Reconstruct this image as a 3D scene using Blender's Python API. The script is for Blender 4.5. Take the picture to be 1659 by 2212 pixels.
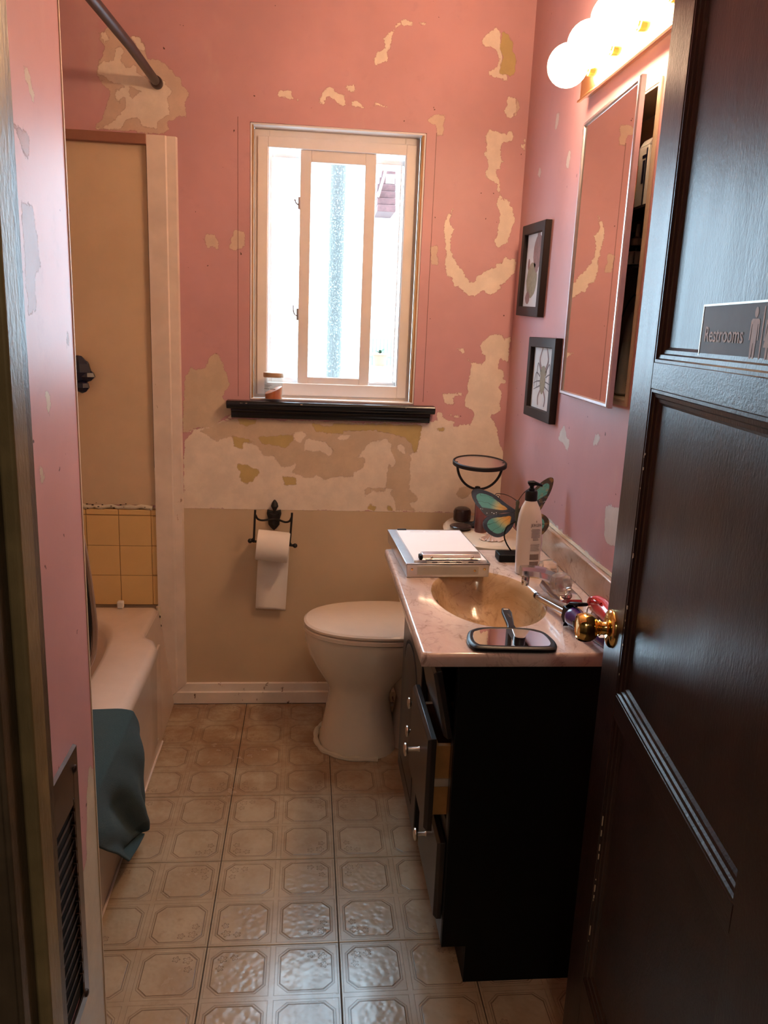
import bpy, bmesh, math, random
import numpy as np
from mathutils import Matrix, Vector
PI = math.pi
random.seed(7)
S = bpy.context.scene
for o in list(bpy.data.objects): bpy.data.objects.remove(o)

# ---------------------------------------------------------------- camera
cam = bpy.data.cameras.new('camera'); co = bpy.data.objects.new('camera', cam)
S.collection.objects.link(co); S.camera = co
cam.sensor_fit = 'VERTICAL'; cam.sensor_height = 32.0; cam.sensor_width = 24.0
cam.lens = 1716.39 / 2212 * 32.0
cam.clip_start = 0.02; cam.clip_end = 200
YAW, PITCH, ROLL = 0.1018443, 0.2285603, -0.0410023
fw = Vector((math.sin(YAW)*math.cos(PITCH), math.cos(YAW)*math.cos(PITCH), -math.sin(PITCH)))
rt = Vector((math.cos(YAW), -math.sin(YAW), 0)); dn = fw.cross(rt)
r2 = rt*math.cos(ROLL)+dn*math.sin(ROLL); d2 = -rt*math.sin(ROLL)+dn*math.cos(ROLL)
Mc = Matrix((r2, -d2, -fw)).transposed().to_4x4(); Mc.translation = (0, 0, 1.41563)
co.matrix_world = Mc
# ---------------------------------------------------------------- light and exposure
S.view_settings.view_transform = 'Standard'; S.view_settings.look = 'None'
S.view_settings.gamma = 1.0; S.view_settings.use_curve_mapping = False
S.view_settings.exposure = 1.34
BULB = 27.0            # emission of each vanity globe
HALL_FILL = 13.0            # unseen fill lamp, added behind the photographer to lift floor and lower walls
SKY = 9.5              # overcast white sky outside the window
w = bpy.data.worlds.new('world'); S.world = w; w.use_nodes = True
bg = w.node_tree.nodes['Background']; bg.inputs[0].default_value = (0.56, 0.81, 1.0, 1); bg.inputs[1].default_value = SKY
pl = bpy.data.lights.new('window_portal', 'AREA'); pl.shape = 'RECTANGLE'; pl.size = 0.60; pl.size_y = 0.92
pl.cycles.is_portal = True
po = bpy.data.objects.new('window_portal', pl); S.collection.objects.link(po)
po.location = (0.09, 2.965, 1.60); po.rotation_euler = (-PI/2, 0, 0)   # faces into the room

# ---------------------------------------------------------------- helpers
W0 = {}
class MB:
    def __init__(s): s.v = []; s.f = []
    def add(s, vs, fs, M=None):
        n = len(s.v)
        s.v += [tuple(M @ Vector(p)) for p in vs] if M is not None else [tuple(p) for p in vs]
        s.f += [tuple(i+n for i in f) for f in fs]; return s
    def box(s, x0, x1, y0, y1, z0, z1, M=None):
        return s.add([(x,y,z) for z in (z0,z1) for y in (y0,y1) for x in (x0,x1)],
                     [(0,2,3,1),(4,5,7,6),(0,1,5,4),(2,6,7,3),(0,4,6,2),(1,3,7,5)], M)
    def prism(s, poly, z0, z1, M=None):
        n = len(poly)
        return s.add([(x,y,z0) for x,y in poly]+[(x,y,z1) for x,y in poly],
                     [tuple(range(n))[::-1], tuple(range(n,2*n))]+[(i,(i+1)%n,n+(i+1)%n,n+i) for i in range(n)], M)
    def loft(s, rings, cap=(1,1), M=None, closed=True):
        n = len(rings[0]); vs = [p for r in rings for p in r]; fs = []
        for k in range(len(rings)-1):
            for i in range(n if closed else n-1):
                j = (i+1) % n
                fs.append((k*n+i, k*n+j, (k+1)*n+j, (k+1)*n+i))
        if cap[0]: fs.append(tuple(range(n))[::-1])
        if cap[1]: fs.append(tuple(range((len(rings)-1)*n, len(rings)*n)))
        return s.add(vs, fs, M)
    def lathe(s, prof, seg=24, M=None, cap=(1,1)):
        return s.loft([[(r*math.cos(2*PI*i/seg), r*math.sin(2*PI*i/seg), z) for i in range(seg)] for r, z in prof], cap, M)
    def sphere(s, r, c=(0,0,0), sc=(1,1,1), seg=24, M=None):
        T = Matrix.Translation(c) @ Matrix.Diagonal((sc[0],sc[1],sc[2],1))
        if M is not None: T = M @ T
        h = seg//2
        return s.lathe([(max(1e-5, r*math.sin(PI*k/h)), -r*math.cos(PI*k/h)) for k in range(h+1)], seg, T)
    def tube(s, pts, r, seg=10, cap=(1,1), flat=1.0):
        pts = [Vector(p) for p in pts]; rings = []; up = None
        for i, p in enumerate(pts):
            t = (pts[min(i+1,len(pts)-1)]-pts[max(i-1,0)]).normalized()
            if up is None:
                up = Vector((0,0,1)) if abs(t.z) < .9 else Vector((1,0,0))
            a = t.cross(up)
            if a.length < 1e-4: a = t.orthogonal()
            a.normalize(); b = a.cross(t).normalized(); up = b
            rr = r[i] if isinstance(r, (list,tuple)) else r
            rings.append([tuple(p + a*rr*math.cos(2*PI*k/seg) + b*rr*flat*math.sin(2*PI*k/seg)) for k in range(seg)])
        return s.loft(rings, cap)
def sweep_pts(pts, n=6):                                     # smooth a path
    P_ = [Vector(p) for p in pts]; out = []
    for i in range(len(P_)-1):
        p0 = P_[max(i-1,0)]; p1 = P_[i]; p2 = P_[i+1]; p3 = P_[min(i+2,len(P_)-1)]
        for k in range(n):
            t = k/n
            out.append(0.5*((2*p1)+(p2-p0)*t+(2*p0-5*p1+4*p2-p3)*t*t+(3*p1-p0-3*p2+p3)*t**3))
    out.append(P_[-1]); return [tuple(p) for p in out]
def rounded(x0, x1, y0, y1, r, n=5):
    out = []
    for cx, cy, a in ((x1-r,y1-r,0),(x0+r,y1-r,90),(x0+r,y0+r,180),(x1-r,y0+r,270)):
        for k in range(n+1):
            t = math.radians(a+90*k/n); out.append((cx+r*math.cos(t), cy+r*math.sin(t)))
    return out
def mesh(mb, ang=35, smooth=True):
    me = bpy.data.meshes.new('m'); me.from_pydata(mb.v, [], mb.f)
    bm = bmesh.new(); bm.from_mesh(me); bmesh.ops.remove_doubles(bm, verts=bm.verts, dist=1e-6)
    bmesh.ops.recalc_face_normals(bm, faces=bm.faces); bm.to_mesh(me); bm.free()
    if smooth:
        for p in me.polygons: p.use_smooth = True
        me.set_sharp_from_angle(angle=math.radians(ang))
    return me
def part(name, mb, m, parent=None, bevel=0, ang=35, label=None, kind=None, smooth=True, seg=2):
    base = W0.get(parent.name, Vector((0,0,0))) if parent else Vector((0,0,0))
    if any(base):
        mb.v = [(x-base.x, y-base.y, z-base.z) for x,y,z in mb.v]
    me = mesh(mb, ang, smooth); o = bpy.data.objects.new(name, me); me.name = name
    S.collection.objects.link(o)
    if parent: o.parent = parent
    W0[o.name] = base
    if m: me.materials.append(m)
    if bevel:
        b = o.modifiers.new('b', 'BEVEL'); b.width = bevel; b.segments = seg; b.limit_method = 'ANGLE'; b.angle_limit = math.radians(40)
        b.harden_normals = False
    if label: o['label'] = label
    if kind: o['kind'] = kind
    return o
def thing(name, label, cat, loc, group=None):
    o = bpy.data.objects.new(name, None); S.collection.objects.link(o); o.location = loc; o.empty_display_size = .05
    W0[o.name] = Vector(loc); o['label'] = label; o['category'] = cat
    if group: o['group'] = group
    return o
def one(name, mb, m, label, cat, bevel=0, group=None, loc=None, ang=35):
    if loc is None: loc = (sum(v[0] for v in mb.v)/len(mb.v), sum(v[1] for v in mb.v)/len(mb.v), min(v[2] for v in mb.v))
    mb.v = [(x-loc[0], y-loc[1], z-loc[2]) for x,y,z in mb.v]
    o = part(name, mb, m, None, bevel, ang); o.location = loc; W0[o.name] = Vector(loc); o['label'] = label; o['category'] = cat
    if group: o['group'] = group
    return o
def text_mb(s, size, M, depth=.0003, bold=0, width=1.0):
    c = bpy.data.curves.new('t', 'FONT'); c.body = s; c.size = size; c.extrude = 0; c.offset = bold
    c.resolution_u = 3
    o = bpy.data.objects.new('t', c); S.collection.objects.link(o)
    me = o.to_mesh(); vs = [tuple(v.co) for v in me.vertices]; fs = [tuple(p.vertices) for p in me.polygons]
    o.to_mesh_clear(); bpy.data.objects.remove(o)
    x0 = min(v[0] for v in vs); x1 = max(v[0] for v in vs); k = width/(x1-x0) if width != 1.0 else 1
    return MB().add([((v[0]-x0)*k, v[1], depth) for v in vs], fs, M)

# ---------------------------------------------------------------- materials
class NT:
    def __init__(s, name):
        s.m = bpy.data.materials.new(name); s.m.use_nodes = True; s.t = s.m.node_tree; s.N = s.t.nodes; s.L = s.t.links
        s.p = s.N['Principled BSDF']; s.out = s.N['Material Output']
    def set(s, sock, v):
        if hasattr(v, 'is_output'): s.L.new(v, sock)
        elif isinstance(v, (tuple, list)): sock.default_value = tuple(v)+((1,) if len(v) == 3 and sock.type == 'RGBA' else ())
        else: sock.default_value = v
    def P(s, **k):
        for a, v in k.items(): s.set(s.p.inputs[a.replace('_', ' ')], v)
        return s
    def ma(s, op, a, b=0.0, c=None, clamp=False):
        n = s.N.new('ShaderNodeMath'); n.operation = op; n.use_clamp = clamp
        s.set(n.inputs[0], a); s.set(n.inputs[1], b)
        if c is not None: s.set(n.inputs[2], c)
        return n.outputs[0]
    def mix(s, f, a, b, mode='MIX'):
        n = s.N.new('ShaderNodeMix'); n.data_type = 'RGBA'; n.blend_type = mode
        s.set(n.inputs[0], f); s.set(n.inputs[6], a); s.set(n.inputs[7], b); return n.outputs[2]
    def ss(s, x, a, b):
        n = s.N.new('ShaderNodeMapRange'); n.interpolation_type = 'SMOOTHSTEP'
        s.set(n.inputs[0], x); s.set(n.inputs[1], a); s.set(n.inputs[2], b); return n.outputs[0]
    def co(s, which='Object'):
        return s.N.new('ShaderNodeTexCoord').outputs[which]
    def mapv(s, v, sc=(1,1,1), loc=(0,0,0), rot=(0,0,0)):
        n = s.N.new('ShaderNodeMapping'); s.L.new(v, n.inputs[0]); n.inputs[1].default_value = loc; n.inputs[2].default_value = rot; n.inputs[3].default_value = sc
        return n.outputs[0]
    def noise(s, sc=5, det=4, ro=.6, v=None, dist=0):
        n = s.N.new('ShaderNodeTexNoise'); n.inputs['Scale'].default_value = sc; n.inputs['Detail'].default_value = det
        n.inputs['Roughness'].default_value = ro; n.inputs['Distortion'].default_value = dist
        s.L.new(v if v is not None else s.co(), n.inputs['Vector']); return n.outputs['Fac']
    def vor(s, sc=5, v=None, feat='F1', out='Distance'):
        n = s.N.new('ShaderNodeTexVoronoi'); n.feature = feat; n.inputs['Scale'].default_value = sc
        s.L.new(v if v is not None else s.co(), n.inputs['Vector']); return n.outputs[out]
    def xyz(s, v):
        n = s.N.new('ShaderNodeSeparateXYZ'); s.L.new(v, n.inputs[0]); return n.outputs
    def attr(s, a):
        n = s.N.new('ShaderNodeAttribute'); n.attribute_name = a; return n.outputs['Fac']
    def bump(s, h, st=.3, d=.002):
        n = s.N.new('ShaderNodeBump'); n.inputs['Strength'].default_value = st; n.inputs['Distance'].default_value = d
        s.L.new(h, n.inputs['Height']); s.L.new(n.outputs[0], s.p.inputs['Normal']); return s
def simple(name, col, rough=.5, metal=0, var=.06, vs=12, bs=0, bsc=60, bd=.001, **k):
    n = NT(name); dark = tuple(c*(1-var*2.2) for c in col)
    n.P(Base_Color=n.mix(n.ss(n.noise(vs, 5, .65), .3, .7), dark, col), Roughness=rough, Metallic=metal, **k)
    if bs: n.bump(n.noise(bsc, 4, .6), bs, bd)
    return n.m
M_ = {}
# flat wall paint with peeled layers read from distance attributes
def wall_mat(name, pink, layers, rough=.42, seams=(), lower=None, panel=None):
    n = NT(name); P = n.co(); X = n.xyz(P)
    big = n.noise(3.1, 4, .6, P); fine = n.noise(38, 5, .7, P)
    c = n.mix(n.ss(big, .3, .75), tuple(v*.86 for v in pink), pink)
    c = n.mix(n.ma('MULTIPLY', n.ss(n.noise(9, 6, .72, P), .57, .76), .42), c, tuple(v*.70 for v in pink))
    c = n.mix(n.ma('MULTIPLY', n.ss(n.noise(5, 5, .6, n.mapv(P, (1,1,.5))), .60, .72), .22), c, (.66,.47,.42))
    c = n.mix(n.ss(n.noise(46, 2, .5, P), .745, .77), c, (.12,.05,.04))
    h = n.ma('MULTIPLY', n.noise(150, 3, .6, P), .12)
    edge = n.ma('ADD', n.ma('MULTIPLY', n.ma('SUBTRACT', n.noise(85, 7, .75, P, .6), .5), .022),
                n.ma('MULTIPLY', n.ma('SUBTRACT', n.noise(26, 3, .6, P), .5), .020))
    for a, col, dep in layers:
        d = n.ma('ADD', n.attr(a), edge); mk = n.ss(d, -.0006, .0006)
        cc = n.mix(n.ss(n.noise(14, 6, .7, P), .35, .7), tuple(v*.86 for v in col), col)
        rim = n.ma('MULTIPLY', n.ma('MULTIPLY', n.ss(d, -.0026, -.0004), n.ma('SUBTRACT', 1, mk)), .42)
        c = n.mix(rim, c, (.30,.17,.12)); c = n.mix(mk, c, cc)
        h = n.ma('ADD', h, n.ma('MULTIPLY', mk, dep))
    if lower is not None:
        zz = n.ma('ADD', X[2], n.ma('MULTIPLY', n.ma('SUBTRACT', n.noise(30, 4, .6, P), .5), .003))
        mk = n.ma('SUBTRACT', 1, n.ss(zz, lower[0]-.0006, lower[0]+.0006))
        cc = n.mix(n.ss(big, .3, .7), tuple(v*.9 for v in lower[1]), lower[1])
        c = n.mix(n.ma('MULTIPLY', n.ss(n.ma('ABSOLUTE', n.ma('SUBTRACT', zz, lower[0])), .0025, .0005), .5), c, (.9,.8,.7))
        c = n.mix(mk, c, cc); h = n.ma('SUBTRACT', h, n.ma('MULTIPLY', mk, .8))
    for x0, z0, z1 in seams:
        m1 = n.ma('LESS_THAN', n.ma('ABSOLUTE', n.ma('SUBTRACT', X[0], n.ma('ADD', x0, n.ma('MULTIPLY', fine, .002)))), .0011)
        m2 = n.ma('MULTIPLY', n.ma('GREATER_THAN', X[2], z0), n.ma('LESS_THAN', X[2], z1))
        c = n.mix(n.ma('MULTIPLY', n.ma('MULTIPLY', m1, m2), .75), c, (.10,.035,.03))
    n.P(Base_Color=c, Roughness=n.ma('ADD', rough, n.ma('MULTIPLY', big, .12))); n.bump(h, .5, .0016)
    return n.m
M_['ceil'] = simple('ceiling_paint', (.74,.66,.58), .7, bs=.2)
M_['back'] = None
M_['plain_pink'] = simple('pink_paint_plain', (.62,.34,.33), .45, bs=.15, bsc=120)
M_['hall'] = simple('hall_paint', (.22,.17,.13), .7)
M_['beigepanel'] = simple('beige_panel', (.66,.49,.33), .38, var=.05, vs=3, bs=.25, bsc=350, bd=.0006)
def weathered(name, col, chip, rough=.5, th=.63):
    n = NT(name); P = n.co(); v = n.mapv(P, (1,1,.35))
    a = n.noise(26, 6, .7, v); c = n.mix(n.ss(n.noise(5, 4, .6, P), .3, .7), tuple(x*.82 for x in col), col)
    m = n.ss(a, th, th+.02); c = n.mix(m, c, chip); n.P(Base_Color=c, Roughness=rough)
    n.bump(n.ma('SUBTRACT', n.ma('MULTIPLY', n.noise(90, 3, .6, v), .3), m), .4, .0012); return n.m
M_['trim'] = weathered('weathered_trim', (.80,.67,.58), (.42,.28,.21), th=.655)
M_['trimx'] = weathered('weathered_baseboard', (.82,.72,.64), (.16,.09,.06), th=.62)
M_['capwood'] = simple('brown_header', (.30,.13,.085), .6)
# marble
def marble(name, a, b, vein, rough):
    n = NT(name); P = n.co(); v = n.mapv(P, (1,.45,1), rot=(0,0,.5))
    k = n.noise(7, 6, .65, v, .8); c = n.mix(n.ss(k, .35, .65), a, b)
    k2 = n.noise(20, 7, .7, v, 1.6); c = n.mix(n.ma('MULTIPLY', n.ss(k2, .55, .70), .7), c, vein)
    k3 = n.noise(5, 4, .6, v, 2.5); c = n.mix(n.ma('MULTIPLY', n.ss(n.ma('ABSOLUTE', n.ma('SUBTRACT', k3, .5)), .02, .0), .25), c, vein)
    n.P(Base_Color=c, Roughness=rough, Coat_Weight=.5, Coat_Roughness=.08); return n.m
M_['marble'] = marble('cultured_marble', (.60,.45,.39), (.69,.56,.51), (.20,.11,.08), .20)
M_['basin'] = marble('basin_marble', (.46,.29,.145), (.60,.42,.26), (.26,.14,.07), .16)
M_['porc'] = simple('bone_porcelain', (.72,.64,.53), .13, var=.02, Coat_Weight=.4)
M_['tub'] = simple('tub_enamel', (.68,.54,.45), .2, var=.05, vs=3)
M_['white'] = simple('white_vinyl', (.80,.75,.73), .35, var=.02)
M_['grout'] = simple('tan_grout', (.40,.25,.11), .8)
M_['seat'] = simple('seat_plastic', (.76,.64,.54), .16, var=.02)
M_['black_sill'] = simple('black_gloss_sill', (.008,.008,.010), .22, bs=.15, bsc=40)
M_['black'] = simple('black_paint', (.002,.0018,.0018), .55, Specular_IOR_Level=.2)
M_['blackfront'] = simple('black_satin_front', (.012,.009,.009), .33, bs=.12, bsc=30)
M_['iron'] = simple('black_iron', (.006,.004,.004), .55)
M_['bplast'] = simple('black_plastic', (.006,.0055,.008), .35, Specular_IOR_Level=.3)
M_['chrome'] = simple('chrome', (.66,.65,.68), .10, 1, var=.0)
M_['alum'] = simple('brushed_aluminium', (.72,.72,.75), .28, 1, var=.05, vs=30)
M_['nickel'] = simple('satin_nickel', (.72,.64,.55), .28, 1, var=.05)
M_['brass'] = simple('polished_brass', (.86,.58,.20), .12, 1, var=.04, vs=8)
M_['brassb'] = simple('fixture_brass', (.90,.62,.28), .22, 1, var=.04, vs=20)
M_['mirror'] = simple('mirror_glass', (.86,.86,.86), .015, 1, var=0)
M_['wood'] = simple('drawer_box_wood', (.46,.21,.06), .5, var=.15, vs=10)
M_['paper'] = simple('white_paper', (.84,.82,.84), .75, var=.01)
M_['tissue'] = simple('toilet_tissue', (.84,.78,.73), .95, var=.02, bs=.2, bsc=200)
M_['bronze'] = simple('dark_bronze', (.035,.018,.017), .38, .3)
M_['caulk'] = simple('old_caulk', (.66,.58,.45), .7, bs=.8, bsc=60, bd=.004)
M_['grime'] = simple('dark_grime', (.03,.018,.012), .8)
M_['navy'] = simple('navy_plastic', (.004,.006,.03), .3)
M_['purple'] = simple('purple_plastic', (.055,.018,.16), .25, Coat_Weight=.5)
M_['red'] = simple('red_plastic', (.62,.04,.05), .2, Coat_Weight=.5)
M_['hose'] = simple('shower_hose', (.42,.29,.22), .35, .5)
M_['lotion'] = simple('pearl_plastic', (.74,.66,.60), .3, var=.01, Coat_Weight=.3)
M_['ink'] = simple('dark_ink', (.03,.015,.03), .5)
M_['inkg'] = simple('grey_ink', (.22,.16,.14), .6)
M_['cream'] = simple('cream_edge', (.72,.58,.42), .5)
M_['white2'] = simple('white_plastic', (.80,.78,.74), .35)
M_['frame'] = simple('espresso_frame', (.014,.007,.006), .5, Specular_IOR_Level=.25)
M_['vent'] = simple('vent_metal', (.13,.085,.065), .3, .8, var=.1)
M_['ventd'] = simple('vent_dark', (.008,.006,.005), .8)
M_['shell'] = simple('seashell', (.72,.56,.50), .4)
M_['outlight'] = simple('sunlit_concrete', (.55,.53,.50), .9)
M_['pipe'] = simple('grey_green_post', (.050,.052,.038), .9)
M_['terra'] = simple('terracotta', (.20,.085,.05), .9)
M_['leaf'] = simple('plant_leaf', (.012,.035,.008), .7)
M_['shingle'] = simple('red_shingle', (.075,.028,.026), .9, var=.2, vs=40)
M_['rafter'] = simple('pale_rafter', (.16,.10,.07), .9)
M_['railing'] = simple('blue_grey_railing', (.085,.095,.11), .8)
def fabric():
    n = NT('blue_terry'); c = n.mix(n.noise(320, 3, .7), (.012,.036,.044), (.036,.092,.106))
    n.P(Base_Color=c, Roughness=.95, Sheen_Weight=.08); n.bump(n.noise(420, 3, .8), .9, .003); return n.m
M_['terry'] = fabric()
def bulbm():
    n = NT('lit_globe'); n.P(Base_Color=(1,1,1), Emission_Color=(1.0,.66,.41), Emission_Strength=BULB); return n.m
M_['bulb'] = bulbm()
def dark_wood(name, base, rough, sc):
    n = NT(name); P = n.co(); v = n.mapv(P, (sc[0],sc[1],sc[2]))
    a = n.noise(60, 5, .7, v); b = n.noise(9, 4, .6, P)
    c = n.mix(n.ss(b, .35, .7), base, tuple(x*1.8 for x in base)); c = n.mix(n.ma('MULTIPLY', n.ss(a, .45, .7), .3), c, tuple(x*1.7 for x in base))
    n.P(Base_Color=c, Roughness=n.ma('ADD', rough, n.ma('MULTIPLY', n.noise(30, 4, .6, v), .14)), Specular_IOR_Level=.33)
    n.bump(n.ma('ADD', n.ma('MULTIPLY', a, .6), n.noise(230, 4, .65, n.mapv(P, tuple(min(1, q*3.5) for q in sc)))), .50, .0010); return n.m
M_['door_v'] = dark_wood('dark_stain_vertical', (.017,.007,.005), .27, (1,1,.12))
M_['door_h'] = dark_wood('dark_stain_horizontal', (.017,.007,.005), .27, (.25,.25,1))
M_['stop'] = dark_wood('jamb_highlight_gold', (.20,.145,.07), .28, (1,1,.1))  # golden highlight streak of the jamb, put into the stop's base colour
M_['jamb'] = dark_wood('dark_jamb', (.085,.060,.038), .26, (1,1,.1))
def glass(name, mixw, speck=0, rough=0.0, tint=(1,1,1)):
    n = NT(name); N = n.N; tr = N.new('ShaderNodeBsdfTransparent'); tr.inputs[0].default_value = (*tint,1)
    gl = N.new('ShaderNodeBsdfGlossy'); gl.inputs['Roughness'].default_value = rough+.02
    mx = N.new('ShaderNodeMixShader'); mx.inputs[0].default_value = .06
    n.L.new(tr.outputs[0], mx.inputs[1]); n.L.new(gl.outputs[0], mx.inputs[2]); last = mx.outputs[0]
    if mixw:
        tl = N.new('ShaderNodeBsdfTranslucent'); tl.inputs[0].default_value = (.95,.98,1,1)
        m2 = N.new('ShaderNodeMixShader')
        f = n.ma('MULTIPLY_ADD', n.ss(n.noise(210, 2, .6), .58, .66), speck, mixw); n.L.new(f, m2.inputs[0])
        n.L.new(last, m2.inputs[1]); n.L.new(tl.outputs[0], m2.inputs[2]); last = m2.outputs[0]
    n.L.new(last, n.out.inputs[0]); return n.m
M_['pane_frost'] = glass('obscure_pane', .018, .10)
M_['pane'] = glass('clear_pane', 0)
def crystal(name, col, rough=.05, ior=1.49):
    n = NT(name); n.P(Base_Color=col, Roughness=rough, IOR=ior, Transmission_Weight=.9); return n.m
M_['crystal'] = crystal('clear_acrylic', (.96,.90,.84), .22)
M_['splash'] = marble('marble_backsplash', (.42,.27,.19), (.52,.38,.30), (.17,.08,.05), .25)
M_['dullmirror'] = simple('dusty_mirror', (.80,.74,.74), .30, 1, var=.02)
M_['jarglass'] = glass('jar_glass', .025, tint=(.95,.95,.93))
M_['tumbler'] = glass('tumbler_glass', .22, tint=(.80,.52,.50))
M_['wax'] = simple('orange_wax', (.60,.17,.05), .45, Subsurface_Weight=.0)
# vinyl floor tile: 2 x 2 embossed octagons with small flowers
def vinyl():
    n = NT('vinyl_tile'); P = n.co(); X = n.xyz(P); T = .3048
    def cell(c):
        return n.ma('ABSOLUTE', n.ma('SUBTRACT', n.ma('ABSOLUTE', c), T/4))
    ax = cell(X[0]); ay = cell(X[1])
    d1 = n.ma('MAXIMUM', ax, ay); d2 = n.ma('MULTIPLY', n.ma('ADD', ax, ay), .605)
    d = n.ma('MAXIMUM', d1, d2)
    def line(c0, wd, k=1): return n.ma('MULTIPLY', n.ss(n.ma('ABSOLUTE', n.ma('SUBTRACT', d, c0)), wd, wd*.35), k)
    l = n.ma('MAXIMUM', line(.0580, .0017), line(.0627, .0013, .6))
    e = n.ma('MULTIPLY', n.ss(n.ma('ABSOLUTE', n.ma('SUBTRACT', d1, .0700)), .0011, .0004), .35)
    # flowers at the corners of each octagon that point to the tile's own corners
    fx = n.ma('SUBTRACT', n.ma('ABSOLUTE', X[0]), .1130); fy = n.ma('SUBTRACT', n.ma('ABSOLUTE', X[1]), .1130)
    fl = 0.0
    for ox, oy, R in ((0,0,.0105),(-.026,.004,.0085),(.004,-.026,.0085)):
        px = n.ma('SUBTRACT', fx, ox); py = n.ma('SUBTRACT', fy, oy)
        r = n.ma('SQRT', n.ma('ADD', n.ma('MULTIPLY', px, px), n.ma('MULTIPLY', py, py)))
        th = n.ma('ARCTAN2', py, px)
        pr = n.ma('MULTIPLY', n.ma('MULTIPLY_ADD', n.ma('ABSOLUTE', n.ma('COSINE', n.ma('MULTIPLY', th, 2.5))), .7, .3), R)
        q = n.ss(n.ma('ABSOLUTE', n.ma('SUBTRACT', r, pr)), .0014, .0004)
        fl = n.ma('MAXIMUM', fl, q)
    inside = n.ss(d, .0585, .0565)
    l = n.ma('MAXIMUM', n.ma('MAXIMUM', l, e), n.ma('MULTIPLY', fl, .8))
    G = n.N.new('ShaderNodeNewGeometry').outputs['Position']
    dirt = n.noise(5.5, 5, .68, G); dirt2 = n.noise(40, 5, .7, G)
    gx = n.xyz(G)
    c = n.mix(n.ss(dirt, .35, .7), (.47,.37,.25), (.38,.27,.165))
    # blotchy darker orange-brown towards the far wall
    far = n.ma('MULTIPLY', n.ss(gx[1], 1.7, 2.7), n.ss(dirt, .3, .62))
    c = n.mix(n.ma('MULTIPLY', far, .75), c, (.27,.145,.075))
    c = n.mix(n.ma('MULTIPLY', n.ss(dirt2, .56, .74), .42), c, (.28,.17,.10))
    c = n.mix(n.ma('MULTIPLY', l, .62), c, (.19,.11,.07))
    ham = n.ma('MULTIPLY', n.vor(78, G, 'SMOOTH_F1'), inside)
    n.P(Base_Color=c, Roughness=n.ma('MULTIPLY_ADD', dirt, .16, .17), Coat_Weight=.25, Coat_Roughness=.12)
    h = n.ma('ADD', n.ma('MULTIPLY', ham, .6), n.ma('MULTIPLY', l, -1.0))
    n.bump(h, .7, .0022); return n.m
M_['vinyl'] = vinyl()
def yellow():
    n = NT('yellow_ceramic'); P = n.co(); n.P(Base_Color=n.mix(n.noise(8, 4, .6), (.66,.43,.17), (.74,.50,.22)), Roughness=.3); n.bump(n.noise(300, 2, .6), .15, .0005); return n.m
M_['yellow'] = yellow()
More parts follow.
